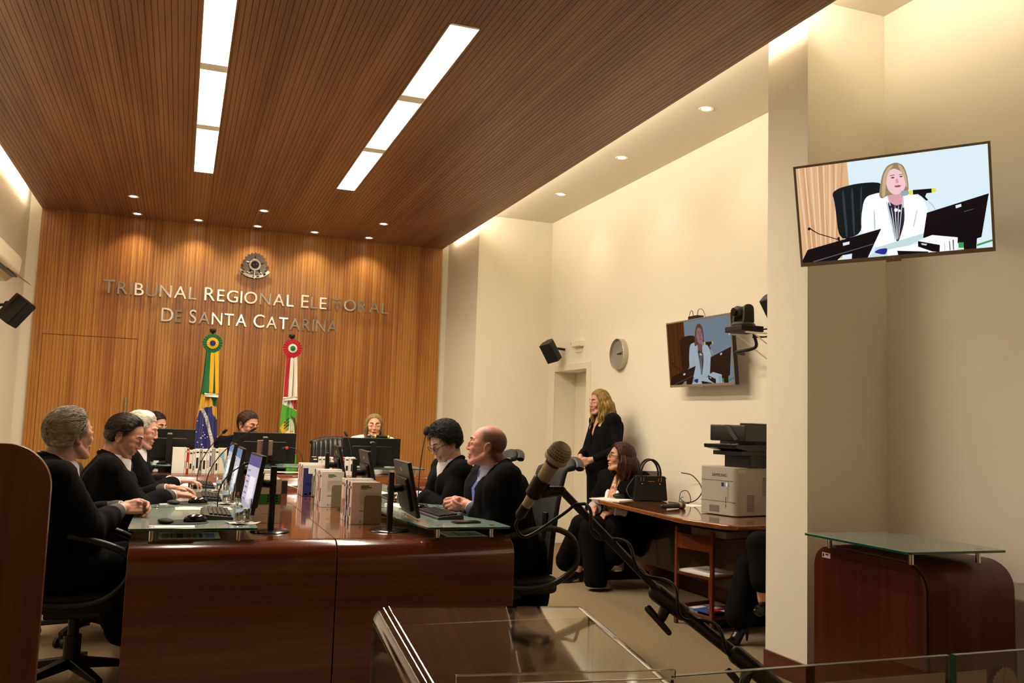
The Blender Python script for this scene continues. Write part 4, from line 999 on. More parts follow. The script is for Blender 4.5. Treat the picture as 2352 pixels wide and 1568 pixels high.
    for s in (-1, 1):
        el, W = arm[s]; dW = (W-el).normalized()
        if sleeve:
            m = MB().cap(W-dW*.17, W-dW*.045, .056*sc, .043*sc, 18).build('jacket_sleeve', sleeve, root, smooth=60)
        if cuff:
            MB().tube([W-dW*.06, W-dW*.03, W-dW*.012], [.034*sc, .0335*sc, .033*sc], 20).build('shirt_cuff', shirt or M_shirt, root, smooth=50)
    return root, T, nb, f, rt, arm, hip, sh
def cr(p, n):
    """smooth curve through the points"""
    p = [Vector(q) for q in p]; p = [p[0]*2-p[1]]+p+[p[-1]*2-p[-2]]; out = []
    for i in range(1, len(p)-2):
        P0, P1, P2, P3 = p[i-1:i+3]
        for k in range(n):
            s = k/n; out.append(.5*((2*P1)+(P2-P0)*s+(2*P0-5*P1+4*P2-P3)*s*s+(3*P1-P0-3*P2+P3)*s**3))
    out.append(p[-2]); return out

H_greyblond = hair_mat('hair_grey_blond', '#5e5446', '#a89c84', (22, 120, 95)); H_dark = hair_mat('hair_dark_brown', '#150c07', '#2a190f', (30, 140, 110)); H_white = hair_mat('hair_white', '#a39b8b', '#dad3c2', (25, 130, 100))
H_black = hair_mat('hair_black', '#0f0b09', '#221812'); H_brown = hair_mat('hair_brown', '#2a1a10', '#4a3020'); H_blonde = hair_mat('hair_blonde', '#5f4422', '#a68a4e', (60, 60, 20)); H_dkwoman = hair_mat('hair_chestnut', '#1e0d07', '#40200f', (80, 80, 14)); H_fair = hair_mat('hair_fair', '#5a452c', '#8f7648', (80, 80, 16))

E, W_, NW = 0.0, math.pi, 0
DN = V(0, 0, -1)
def clasp(cx, cy, cz, f, rt, dy=.0):
    """two hands folded into each other in front of the body"""
    return {1: dict(w=V(cx, cy, cz)-f*.085+rt*.055, d=f*.9-rt*.38+V(0,0,.10), palm=-rt*.9-V(0,0,.45), side=V(0,0,1)+f*.3, curl=(48, 52, 56, 60), thumb=25, thumb_in=25, spread=2),
            -1: dict(w=V(cx, cy, cz)-f*.075-rt*.055, d=f*.9+rt*.35+V(0,0,.06), palm=rt*.9-V(0,0,.45), side=V(0,0,1)+f*.3, curl=(30, 34, 40, 46), thumb=20, thumb_in=25, spread=2)}
# 1 grey haired man, nearest on the left, turned towards the judges
f0, r0 = V(1, 0, 0), V(0, -1, 0)
h = at(163, 1000, Y=4.86)
p1 = person('grey haired man in black robe and dark red tie, hands folded, nearest on the left', h, math.radians(8), hyaw=math.radians(38), hpitch=2, lean=.05, style='recede', thick=.013, hairm=H_greyblond, seed=3,
       hands=clasp(-.16, 5.0, GT+.045, f0, r0), skin='#c4917a', lips='#a0645a', sleeve=M_suit, tie=mat('tie_dark_red', '#3a0c10', .5), shirt=mat('shirt_pink_white', '#d9cbd2', .7), brow='#7a6a55', hair_kw=dict(side_vol=.003, strand=.003), sc=1.07, eyes='open', scalp='#6b6050', tuft=dict(n=1300, ln=.05, r=.0013, jit=.22, lift=.006))
# 2 dark haired man looking down
h = at(287, 1003, Y=5.86)
person('dark haired man in a black robe looking down, hands over his keyboard', h, math.radians(-2), hyaw=math.radians(-12), hpitch=-24, lean=.10, style='recede', thick=.012, hairm=H_dark, seed=5, eyes='down',
       hands={1: dict(w=V(.0, 5.86, GT+.045), d=V(.95, .12, -.1), palm=V(0, .1, -1), side=V(0, 1, 0), curl=(22, 24, 28, 32), thumb=35), -1: dict(w=V(-.03, 6.12, GT+.06), d=V(.9, -.15, .05), palm=V(0, 0, -1), side=V(0, -1, 0), curl=(25, 28, 32, 36), thumb=30)},
       skin='#bb876e', lips='#985a50', beard=.35, sleeve=M_suit, tie=mat('tie_dark', '#101014', .5), shirt=M_shirt, brow='#1c100a', sc=1.06)
# 3 white haired man behind him
h = at(325, 990, Y=6.86)
person('white haired man in a black robe, half hidden behind the dark haired man', h, math.radians(-5), hyaw=math.radians(-8), hpitch=-10, lean=.08, style='full', thick=.018, hairm=H_white, seed=8, eyes='down',
       hands={1: dict(w=V(.02, 6.88, GT+.055), d=V(.95, .15, .0), palm=V(0, 0, -1), side=V(0, 1, 0), curl=(18, 20, 24, 28)), -1: dict(w=V(-.02, 7.1, GT+.05), d=V(.9, -.1, 0), palm=V(0, 0, -1), side=V(0, -1, 0))},
       skin='#cb9280', lips='#a8604f', shirt=M_shirt, brow='#b0a898', sc=1.06, hair_kw=dict(top=.004, side_vol=.003), tuft=dict(n=1000, ln=.045, r=.0013))
# 4 man at the bench resting his cheek on his hand
h = at(357, 979, Y=8.62)
person('dark haired man behind the bench resting his temple on his fingers', h, math.radians(-60), hyaw=math.radians(-40), hpitch=-10, lean=.03, style='full', thick=.011, hairm=H_black, seed=11,
       hands={1: dict(w=h+V(-.03, -.13, -.19), d=V(.03, .05, 1), palm=V(.15, .9, .2), side=V(1, 0, 0), curl=(8, 40, 60, 65), thumb=60, hint=V(-.6, -.5, -1)), -1: dict(w=V(.0, 8.25, .96), d=V(.3, -1, 0), palm=V(0, 0, -1), side=V(-1, 0, 0))}, skin='#bb8a70', robe='blazer', seat=.55, sc=1.02, eyes='down', shirt=M_shirt, brow='#17100c')
# 5 middle judge
h = at(570, 976, Y=8.55)
person('dark haired judge behind the middle monitor, looking down to his left', h, math.radians(-88), hyaw=math.radians(-52), hpitch=-14, lean=.03, style='full', thick=.010, hairm=H_brown, seed=13, eyes='down',
       hands={1: dict(w=V(.45, 8.22, .97), d=V(.2, -1, 0), palm=V(0, 0, -1), side=V(1, 0, 0)), -1: dict(w=V(.75, 8.22, .97), d=V(-.2, -1, 0), palm=V(0, 0, -1), side=V(-1, 0, 0))}, skin='#c38c70', seat=.55, sc=1.02, shirt=M_shirt, brow='#2a1a10', beard=.15)
# 6 woman judge in white
h = at(859, 979, Y=8.5)
M_whj = mat('jacket_white', '#dcd6cc', .7)
p6, T6, nb6, f6, rt6, *_ = person('woman in white jacket with fair hair, speaking behind the right monitor', h, math.radians(-95), hyaw=math.radians(-98), hpitch=0, lean=.03, fem=1, style='woman', thick=.010, hairm=H_fair, seed=15,
       hands={1: dict(w=V(1.35, 8.2, .97), d=V(.2, -1, 0), palm=V(0, 0, -1), side=V(1, 0, 0)), -1: dict(w=V(1.68, 8.2, .97), d=V(-.2, -1, 0), palm=V(0, 0, -1), side=V(-1, 0, 0))}, skin='#d09c80', lips='#9c3f3c', seat=.55, sc=.95, robe='blazer', brow='#4a3420', open_mouth=1, jaw=.92, shoulder=.165,
       lock=[dict(length=.215, face=62, seed=4, strand=.003, spread=.006, ztop=.07, thick=.010), dict(n=40, length=.16, seed=4, face=60, wave=.002, r=.006, zroot=.05)], cuff=False, hair_kw=dict(side_vol=.008))
for o in p6.children:
    if o.name.startswith(('blazer', 'lapel')):
        o.data.materials.clear(); o.data.materials.append(M_whj)
for s in (-1, 1): MB().ell(T6 @ V(s*.078, .0, -.047), .006, 10, 8).build('earring', mat('pearl', '#e8e0cc', .2), p6)
# 7 man in glasses on the right
h = at(1022, 1018, Y=5.92)
person('dark curly haired man in glasses and black robe, head bowed over his papers', h, math.radians(182), hyaw=math.radians(196), hpitch=-27, lean=.12, style='full', thick=.020, hairm=H_black, seed=21, eyes='down', glasses='#15171c',
       hands={1: dict(w=V(1.52, 6.08, GT+.05), d=V(-.95, .1, 0), palm=V(0, 0, -1), side=V(0, -1, 0)), -1: dict(w=V(1.52, 5.85, GT+.05), d=V(-.95, -.1, 0), palm=V(0, 0, -1), side=V(0, 1, 0))}, skin='#c69a88', lips='#9f6558', shirt=M_shirt, brow='#120d0a', beard=.3, sc=1.06, hair_kw=dict(top=.012, fringe=.010, strand=.005), tuft=dict(n=2600, ln=.038, r=.0015, jit=.8, lift=.008, curl=.5, top=.012))
# 8 bald man
h = at(1117, 1026, Y=4.98)
person('bald man in black robe and light blue tie, hands clasped on the right wing', h, math.radians(180), hyaw=math.radians(158), hpitch=8, lean=.07, neckdrop=.104, back=.058, style='bald', thick=.0035, hairm=None, seed=23, scalp='#3a2214',
       hands=clasp(1.53, 5.06, GT+.06, V(-1, 0, 0), V(0, 1, 0)), skin='#d0927c', lips='#b06a5c', sleeve=M_suitb, tie=mat('tie_light_blue', '#5f74b8', .4), shirt=mat('shirt_pale_blue', '#cfd4ea', .7), brow='#6a4630', sc=1.07, wide=1.12, jaw=1.06)
# 9 standing woman
h = at(1377, 925, Y=7.72)
pk = mat('top_blush', '#d4a894', .7)
p9, T9, nb9, f9, rt9, arm9, hip9, sh9 = person('standing woman with long wavy blonde hair and black jacket by the right wall', h, math.radians(180), hyaw=math.radians(184), hpitch=-4, fem=1, stand=1, lean=-.02, style='woman', thick=.010, hairm=H_blonde, seed=31,
       hands={1: dict(w=V(h.x-.20, h.y-.02, 1.06), d=V(-.3, -.6, -.5), palm=V(.9, 0, -.3), side=V(-1, 0, 0), curl=(30, 35, 40, 45)), -1: dict(w=V(h.x-.16, h.y-.20, 1.04), d=V(-.8, .3, -.3), palm=V(.4, .9, 0), side=V(0, 0, 1), curl=(30, 35, 40, 45))},
       skin='#c4927a', lips='#964c48', robe='blazer', cuff=False, sc=1.0, jaw=.94, shoulder=.175, chest_open=.17, brow='#4a3420', wide=.92,
       lock=[dict(length=.36, face=60, seed=9, strand=.005, wave=.006, spread=.022, ztop=.075, thick=.016, back=.02), dict(n=110, length=.36, seed=9, face=50, wave=.012, r=.0075, zroot=.07, spread=.14)], hair_kw=dict(side_vol=.012, top=.006))
t_ = MB(); 
for s in (-1, 1):
    t_.cap(hip9+rt9*s*.075+V(0,0,.06), V(hip9.x, hip9.y, .5)+rt9*s*.09, .115, .095); t_.cap(V(hip9.x, hip9.y, .5)+rt9*s*.09, V(hip9.x, hip9.y, .10)+rt9*s*.10, .095, .10)
me = remeshed(t_, .012, 4); finish(me, 'trousers', M_blazer, p9)
# 10 seated woman with glasses
h = at(1424, 1052, Y=6.95)
p10, T10, nb10, f10, rt10, *_ = person('seated woman in glasses with long dark hair, black robe and white cuffs', h, math.radians(205), hyaw=math.radians(172), hpitch=8, fem=1, lean=.12, style='woman', thick=.016, hairm=H_dkwoman, seed=37, glasses='#2a3f6a',
       hands={1: dict(w=V(h.x-.24, h.y-.02, .66), d=V(-.6, -.6, -.35), palm=V(.3, .2, -1), side=V(-1, .5, 0), curl=(30, 34, 38, 42)), -1: dict(w=V(h.x-.15, h.y-.20, .65), d=V(-.75, .25, -.3), palm=V(.1, .3, -1), side=V(-.4, .6, .4), curl=(34, 38, 42, 46))},
       skin='#c48e74', lips='#8f4a44', sc=1.04, seat=.44, shoulder=.18, wide=1.12, jaw=.98, brow='#2a1810', cuff=False, fold=True, gap=.12, neckdrop=.118,
       lock=[dict(length=.29, face=66, seed=19, strand=.004, wave=.002, spread=.034, ztop=.085, thick=.018, back=.03), dict(n=60, length=.26, seed=19, face=64, wave=.003, r=.006, zroot=.06, spread=.26)], hair_kw=dict(side_vol=.014, top=.008),
       legs={1: (V(h.x-.30, h.y+.10, .50), V(h.x-.30, h.y+.45, .12)), -1: (V(h.x-.32, h.y-.14, .50), V(h.x-.30, h.y-.16, .1))})
for s in (-1, 1):
    el, W = p10 and _[0][s]; d_ = (W-el).normalized()
    MB().tube([W-d_*.14, W-d_*.09, W-d_*.03, W], [.046, .050, .056, .058], 20).build('white_cuff', M_shirt, p10, smooth=60)
sc_m = mat('scarf_red_pattern', '#7d1f1c', .6, var=((38, 60, 38), '#d9b48c', 1))
b = MB().cap(nb10+f10*.05-V(0,0,.05), nb10+f10*.165-V(0,0,.27), .055, .062).build('patterned_blouse', sc_m, p10, smooth=60)
for s in (-1, 1): MB().tube([nb10+f10*.07+rt10*s*.055-V(0,0,.06), nb10+f10*.165+rt10*s*.055-V(0,0,.17), nb10+f10*.225+rt10*s*.045-V(0,0,.36)], .016, 8, flat=.6).build('white_lapel', M_shirt, p10, smooth=60)
def shoe(mb, heelp, d, h=.0, L=.24, stiletto=False):
    """court shoe: sole from heel to toe along d; h = heel height"""
    d = Vector(d).normalized(); n_ = V(-d.y, d.x, 0)
    ball = heelp+d*L*.62; ball.z = heelp.z-h+.012; toe = heelp+d*L; toe.z = heelp.z-h+.014; hp = heelp+V(0, 0, .02)
    mb.cap(hp, ball, .030, .036); mb.cap(ball, toe, .034, .018)
    mb.cap(heelp-d*.01+V(0,0,.02), heelp-d*.005-V(0,0,h-.006), .02, .007 if stiletto else .02)
    return mb
sh_m = mat('shoe_black_leather', '#0c0b0b', .3)
tm = MB()
for kn, an in (_[2] if 0 else ((V(h.x-.30, h.y+.10, .50), V(h.x-.30, h.y+.40, .16)), (V(h.x-.32, h.y-.14, .50), V(h.x-.28, h.y-.16, .08)))):
    tm.cap(V(h.x+.08, (kn.y+h.y)/2, .52), kn, .12, .10); tm.cap(kn, an, .095, .10)
me = remeshed(tm, .012, 4); A = coords(me); A[:, 2] = np.maximum(A[:, 2], .035); set_coords(me, A); finish(me, 'trousers', M_robe, p10)
# seated woman's front shoe, and trouser leg
sp_ = at(1325, 1300, Y=7.2)
lg = MB().cap(V(sp_.x+.10, sp_.y+.0, .42), V(sp_.x+.05, sp_.y, .20), .10, .075); finish(remeshed(lg, .01, 3), 'trouser_leg', M_robe, p10)
lg = MB().cap(V(sp_.x+.05, sp_.y, .2), V(sp_.x+.01, sp_.y, .06), .032, .028); 
mm = mat('skin_plain', '#b5785a', .5); lg.build('ankle', mm, p10, smooth=60)
me = remeshed(shoe(MB(), V(sp_.x+.04, sp_.y, .055), V(-1, -.15, 0), .045), .006, 2); finish(me, 'shoe', sh_m, p10)
# 11 woman mostly hidden by the pillar, legs crossed
K1, A1, K2, A2 = V(3.47, 4.92, .50), V(3.44, 4.94, .16), V(3.42, 4.74, .645), V(3.43, 4.71, .37)
p11, T11, nb11, f11, rt11, *_ = person('woman in black trousers and stiletto shoes, mostly hidden by the pillar', V(3.85, 4.74, 1.20), math.radians(180), fem=1, lean=.02, style='woman', thick=.012, hairm=H_dkwoman, seed=41, robe='blazer', seat=.44, cuff=False, fold=False,
       skin='#b98468', sc=.96, legs={1: (K1, A1-V(0, 0, .04)), -1: (K2, A2-V(0, 0, .06))}, lock=[dict(length=.24, face=64, seed=2, strand=.004, spread=.02)], hands={1: dict(w=V(3.74, 4.86, .66), d=V(-1, 0, -.3), palm=V(0, 0, -1)), -1: dict(w=V(3.74, 4.68, .68), d=V(-1, 0, -.3), palm=V(0, 0, -1))})
tr = MB().cap(V(3.92, 4.84, .52), K1, .11, .08).cap(V(3.92, 4.68, .54), K2, .11, .085).cap(K1, A1+V(-.02, 0, .02), .078, .10).cap(K2, A2+V(0, 0, .06), .08, .082)
finish(remeshed(tr, .011, 4), 'trousers', M_blazer, p11)
me = remeshed(shoe(MB(), V(3.47, 4.94, .125), V(-.95, -.3, 0), .115, .19, True), .005, 1); finish(me, 'stiletto_shoe', sh_m, p11)
me = remeshed(shoe(MB(), V(3.435, 4.70, .265), V(-.75, -.35, -.75), .02, .15), .005, 1); finish(me, 'stiletto_shoe', sh_m, p11)
# ============================================================ lettering and emblem on the slatted wall
M_letter = mat('letter_steel', '#a8a296', .27, 1, bump=((3, 3, 900), .25, .001))
sign = thing('wall_lettering', 'brushed steel lettering reading TRIBUNAL REGIONAL ELEITORAL DE SANTA CATARINA on the slatted wall', 'sign', (.74, YB, 2.6))
sign['label'] = 'brushed steel letters on the slatted wall, TRIBUNAL REGIONAL ELEITORAL DE SANTA CATARINA'
def letters(text, x0, x1, z, cap, big):
    objs = []; x = 0; gap = .17
    for ch in text:
        if ch in ' ': x += .42; continue
        cu = bpy.data.curves.new('l', 'FONT'); cu.body = ch.upper(); cu.size = 1; cu.extrude = .0; cu.resolution_u = 4
        o = bpy.data.objects.new('l', cu); COL.objects.link(o); dg = bpy.context.evaluated_depsgraph_get(); me = bpy.data.meshes.new_from_object(o.evaluated_get(dg)); bpy.data.objects.remove(o)
        c = coords0(me); k = 1/(.729); c *= k; s = 1.10 if ch.isupper() else 1.0; c *= s; x0_, x1_ = c[:, 0].min(), c[:, 0].max(); c[:, 0] -= x0_
        objs.append((me, c, x, x1_-x0_)); x += (x1_-x0_)+gap
    tot = x-gap; kx = (x1-x0)/tot
    for me, c, xx, w in objs:
        P = np.stack([c[:, 0]*kx, np.zeros(len(c)), c[:, 1]*cap], 1); me.vertices.foreach_set('co', P.astype(np.float32).ravel())
        me.materials.clear(); me.materials.append(M_letter); me.name = 'letter'; me.update()
        o = bpy.data.objects.new('letter', me); COL.objects.link(o); o.location = (x0+xx*kx, YB-.022, z); o.rotation_euler = (math.radians(random.uniform(-7, 5)), 0, math.radians(random.uniform(-4, 4)))
        md = o.modifiers.new('solid', 'SOLIDIFY'); md.thickness = .018; md.offset = 1
        o.parent = sign; o.matrix_parent_inverse = sign.matrix_basis.inverted()
def coords0(me):
    a = np.empty(len(me.vertices)*3, np.float32); me.vertices.foreach_get('co', a); return a.reshape(-1, 3).astype(np.float64)
letters('Tribunal Regional Eleitoral', -.912, 2.385, 2.683, .152, 0)
letters('De Santa Catarina', -.272, 1.760, 2.403, .152, 0)
# coat of arms
M_em = mat('emblem_steel', '#5d574d', .3, 1); M_emd = mat('emblem_dark', '#1c1815', .35, .7); M_emb = mat('emblem_bright', '#8f887b', .25, 1)
em = thing('coat_of_arms', 'polished metal coat of arms with star and scalloped rim above the lettering', 'emblem', (.735, YB, 3.14))
def on_wall(a, b, s): return V(.735+a, YB-.03-s, 3.155+b)
n = 20; out = []
for k in range(n*2):
    a = 2*PI*k/(n*2)+PI/2+PI/n*0; r = 1 if k % 2 == 0 else .87
    out.append((.148*r*math.cos(a), .158*r*math.sin(a)))
MB().prism(out, on_wall, -.006, .006).build('scalloped_shield', M_em, em, smooth=20)
m = MB()
for k in range(5):
    a = PI/2+k*2*PI/5; tip = (.122*math.cos(a), .122*math.sin(a)); l = (.045*math.cos(a+PI/5), .045*math.sin(a+PI/5)); r = (.045*math.cos(a-PI/5), .045*math.sin(a-PI/5))
    m.add([on_wall(0, 0, .022), on_wall(*l, .008), on_wall(*tip, .008), on_wall(*r, .008)], [(0,1,2)], 0); m.add([on_wall(0, 0, .022), on_wall(*tip, .008), on_wall(*r, .008)], [(0,1,2)], 1)
m.build('star', [M_emd, M_em], em, smooth=0, normals=False)
Rw = Matrix.Rotation(PI/2, 4, 'X').to_3x3()
MB().lathe([(.072, .010), (.076, .018), (.070, .026), (.048, .026), (.046, .02), (.001, .02)][::-1], on_wall(0, 0, 0), 40, M=Rw).build('ring', M_emb, em, smooth=40)
MB().lathe([(.047, .021), (.045, .029), (.001, .029)][::-1], on_wall(0, 0, 0), 32, M=Rw).build('disc', M_emd, em)
m = MB()
for (a, b) in ((-.008, .034), (-.034, .008), (-.014, 0), (.005, -.034), (.02, .01)): m.ell(on_wall(a, b, .030), .005, 8, 6)
for k in range(24): m.ell(on_wall(.059*math.cos(k*PI/12), .059*math.sin(k*PI/12), .027), .0035, 6, 5)
m.build('studs', M_emb, em)
m = MB(); 
def arc(a): return (.235*math.sin(a), .075-.235*math.cos(a))
pts = [arc(-.88+k*1.76/20) for k in range(21)]; o2 = [(p[0]*.86, .075+(p[1]-.075)*.86) for p in pts]
m.prism(pts+o2[::-1], on_wall, -.004, .012, 0); m.build('ribbon', M_emb, em, smooth=20)
m = MB()
for a0 in (-.75, -.10, .12, .50):
    q = [(p[0]*.97, .075+(p[1]-.075)*.97) for p in [arc(a0+.14*j/3) for j in range(4)]]; q2 = [(p[0]*.92, .075+(p[1]-.075)*.92) for p in q]
    m.prism(q+q2[::-1], on_wall, .012, .014)
m.build('ribbon_marks', M_emd, em, smooth=0)
m = MB().box(.735-.006, .735+.006, YB-.055, YB-.035, 2.985, 3.085).cyl((.735-.03, YB-.045, 3.0), (.735+.03, YB-.045, 3.0), .005); m.build('sword', M_emb, em)
m = MB(); rd = random.Random(4)
for k in range(26):
    a = rd.uniform(-1, 1); m.ell(on_wall(a*.13, -.09-.045*(1-abs(a))*rd.random()-.0, .014), (.016, .006, .007), 8, 6)
m.build('branches', M_emb, em)

# ============================================================ flags
FYp = 10.35
def fp(zx, zy, dy=0): return at(430+zx/4.752, 740+zy/4.752, Y=FYp+dy)
def inpoly(x, y, P):
    c = False; j = len(P)-1
    for i in range(len(P)):
        if (P[i][1] > y) != (P[j][1] > y) and x < (P[j][0]-P[i][0])*(y-P[i][1])/(P[j][1]-P[i][1])+P[i][0]: c = not c
        j = i
    return c
def itp(T, y):
    ys, xs = zip(*T); return float(np.interp(y, ys, xs))
def flag_cloth(name, root, L, R, y0, y1, regions, base, mats, folds, seed):
    def fn(u, v):
        zy = y0+(y1-y0)*v; zx = itp(L, zy)+(itp(R, zy)-itp(L, zy))*u
        p = fp(zx, zy); p.y += .028*math.sin(u*folds*6.283+seed+v*1.3)+.012*math.sin(u*folds*15+v*4); return p
    def mi(u, v):
        zy = y0+(y1-y0)*v; zx = itp(L, zy)+(itp(R, zy)-itp(L, zy))*u; c = base
        for P, k in regions:
            if inpoly(zx, zy, P): c = k
        return c
    return MB().grid(fn, 70, 210, mi).build(name, mats, root, smooth=80, normals=False)
def cloth(n, c): return mat(n, c, .7, sheen=.2)
FG, FYL, FB, FW, FR, FLG, FBR, FDG = cloth('flag_green', '#0f6a36'), cloth('flag_yellow', '#e6b422'), cloth('flag_blue', '#22277c'), cloth('flag_white', '#ece4d6'), cloth('flag_red', '#b01220'), cloth('flag_light_green', '#4fb028'), cloth('flag_brown', '#5a3214'), cloth('flag_dark_green', '#123c14')
M_pole = mat('flag_pole_dark_wood', '#1d1512', .35, coat=.4)
def flag(kind, px_top, zc, label, rings, ribbons):
    b = fp(*px_top, dy=.09); root = thing('flag', label, 'flag', (b.x, FYp+.09, 0), 'flags on floor poles before the slatted wall')
    MB().cyl((b.x, FYp+.09, .02), (b.x, FYp+.09, b.z-.05), .016).lathe([(.15, 0), (.15, .02), (.05, .045), (.02, .06), (.001, .06)], (b.x, FYp+.09, 0)).build('pole', M_pole, root)
    MB().lathe([(.012, -.07), (.018, -.055), (.010, -.045), (.03, -.03), (.036, -.012), (.034, .004), (.018, .012), (.001, .014)], (b.x, FYp+.09, b.z+.01), 20).build('finial', M_pole, root, smooth=50)
    c = fp(*zc, dy=-.06)
    for k, (r, m_, nn) in enumerate(rings):
        mb = MB(); vs = [c+V(0, -.016*k-.010, 0)]; NN = nn*2
        for j in range(NN): a = 2*PI*j/NN; q = 0 if j % 2 else 1; vs.append(c+V(r*math.cos(a), -.016*k+(.006 if q else -.004), r*math.sin(a)))
        mb.add(vs, [(0, 1+j, 1+(j+1) % NN) for j in range(NN)]); mb.build('rosette_pleats' if nn > 12 else 'rosette_button', m_, root, smooth=0, solid=.002, normals=False)
    for (q, m_) in ribbons:
        MB().grid(lambda u, v: fp(q[0][0]*(1-u)*(1-v)+q[1][0]*u*(1-v)+q[2][0]*u*v+q[3][0]*(1-u)*v, q[0][1]*(1-u)*(1-v)+q[1][1]*u*(1-v)+q[2][1]*u*v+q[3][1]*(1-u)*v, -.05-.006*math.sin(v*5+u*3)), 6, 24).build('ribbon', m_, root, solid=.002, normals=False)
    return root
GL = [(300, 208), (560, 178), (860, 130), (1100, 98), (1430, 62), (2100, 50)]; GR = [(300, 346), (780, 346), (860, 319), (1060, 324), (1210, 327), (1300, 345), (2100, 350)]
fl1 = flag('br', (282, 90), (278, 228), 'green, yellow and blue national flag hanging from its pole, with a green and yellow rosette',
    [(.103, FG, 20), (.062, FYL, 14), (.030, FB, 10)], [([(214, 300), (260, 300), (236, 775), (172, 775)], FG), ([(258, 300), (302, 300), (281, 775), (233, 775)], FYL), ([(300, 300), (346, 300), (344, 785), (306, 785)], FYL), ([(187, 770), (344, 782), (338, 820), (186, 808)], FW)])
nw = [(i_, j_) for i_, j_ in ()]
blue_p = [(132, 965), (180, 932), (272, 918), (276, 1000), (326, 1065), (330, 1230), (300, 1360), (270, 1470), (190, 1520), (110, 1470), (68, 1400), (92, 1100)]
band = [(160, 945), (208, 1040), (240, 1180), (268, 1290), (272, 1420), (262, 1500)]
bandp = [(x-15, y+6) for x, y in band]+[(x+17, y-8) for x, y in band[::-1]]
flag_cloth('cloth', fl1, [(y, x) for y, x in GL], [(y, x) for y, x in GR], 300, 2050,
    [([(155, 780), (272, 830), (276, 905), (330, 925), (360, 1060), (360, 1400), (200, 1640), (40, 1480), (95, 1100), (140, 850)], 1), ([(245, 800), (350, 800), (350, 918), (276, 862)], 0), (blue_p, 2), (bandp, 3)], 0, [FG, FYL, FB, FW], 2.4, .5)
st = MB()
for (x, y, s_) in ((172, 1122, 9), (97, 1195, 9), (150, 1262, 12), (178, 1200, 6), (190, 1225, 9), (170, 1240, 8), (112, 1308, 9), (158, 1332, 12), (172, 1362, 8), (215, 1388, 12), (170, 1396, 9), (188, 1398, 7), (196, 1262, 7), (110, 1075, 7), (220, 1250, 8)):
    c = fp(x, y, -.047); r = s_/4.752/199
    o_ = [(r*(1 if k % 2 == 0 else .42)*math.sin(k*PI/5), r*(1 if k % 2 == 0 else .42)*math.cos(k*PI/5)) for k in range(10)]
    st.prism(o_, lambda a, b_, t_: V(c.x+a, c.y-t_, c.z+b_), 0, .001)
st.build('stars', FW, fl1, smooth=0)['kind'] = 'stuff'
bl = [Vector((x, y)) for x, y in band]; seg = [(bl[i+1]-bl[i]).length for i in range(len(bl)-1)]
txt_ = 'ORDEM E PROGRESSO'; tot = sum(seg)
for k, ch in enumerate(txt_):
    if ch == ' ': continue
    d_ = tot*(.03+.94*k/16.0)*.98; i = 0
    while i < len(seg)-1 and d_ > seg[i]: d_ -= seg[i]; i += 1
    dv = (bl[i+1]-bl[i]).normalized(); p = bl[i]+dv*d_; ang = math.atan2(-dv.y, dv.x)
    c = fp(p.x, p.y, -.050)
    M = Matrix.Translation(c) @ Matrix.Rotation(PI/2, 4, 'X') @ Matrix.Rotation(ang, 4, 'Z') @ Matrix.Translation((0, -.011, 0))
    text_mesh(ch, .034, 'letter', FG, M, .0005, 'CENTER', fl1)
GL2 = [(360, 1085), (820, 1048), (1000, 1025), (1180, 1008), (2050, 1004)]; GR2 = [(360, 1202), (960, 1197), (2050, 1192)]
fl2 = flag('sc', (1145, 150), (1150, 285), 'red, white and green state flag hanging from its pole, with a red and white rosette',
    [(.105, FR, 20), (.050, FW, 14), (.028, mat('flag_button_green', '#168a4c', .6), 10)], [([(1086, 360), (1132, 360), (1098, 815), (1050, 815)], FR), ([(1131, 360), (1168, 360), (1140, 820), (1096, 820)], FW), ([(1168, 360), (1203, 360), (1203, 820), (1166, 820)], FW), ([(1046, 815), (1204, 808), (1203, 845), (1045, 855)], FW)])
leafp = [([(1030, 1170+k*28), (1095, 1095+k*26), (1100, 1075+k*26), (1060, 1105+k*26), (1020, 1150+k*28)], 3) for k in range(4)]
flag_cloth('cloth', fl2, GL2, GR2, 360, 2050,
    [([(1000, 850), (1130, 850), (1160, 945), (1040, 895)], 0), ([(1128, 840), (1210, 840), (1210, 965), (1155, 942)], 1), ([(1000, 893), (1045, 895), (1150, 942), (1210, 972), (1210, 2060), (990, 2060)], 2),
     ([(1118, 1060), (1130, 1050), (1165, 1110), (1170, 1240), (1185, 1262), (1005, 1262), (1060, 1200), (1110, 1175)], 0)]+
    [([(1012+k*8, 1150+k*22), (1075+k*6, 1062+k*26), (1092+k*4, 1060+k*26), (1060+k*6, 1112+k*26), (1022+k*6, 1180+k*20)], 3) for k in range(4)]+
    [([(1050, 1095+k*30), (1112, 1040+k*34), (1116, 1052+k*34), (1056, 1106+k*30)], 5) for k in range(3)]+
    [([(1130, 1020), (1180, 1045), (1196, 1120), (1196, 1240), (1180, 1240), (1172, 1110), (1140, 1050)], 4), ([(1120, 1185), (1165, 1180), (1165, 1192), (1120, 1197)], 3), ([(1136, 1160), (1146, 1160), (1146, 1230), (1136, 1230)], 3), ([(1190, 1380), (1205, 1380), (1205, 1440), (1180, 1440)], 1)], 0, [FW, FR, FLG, FYL, FBR, FDG], 2.1, 1.3)

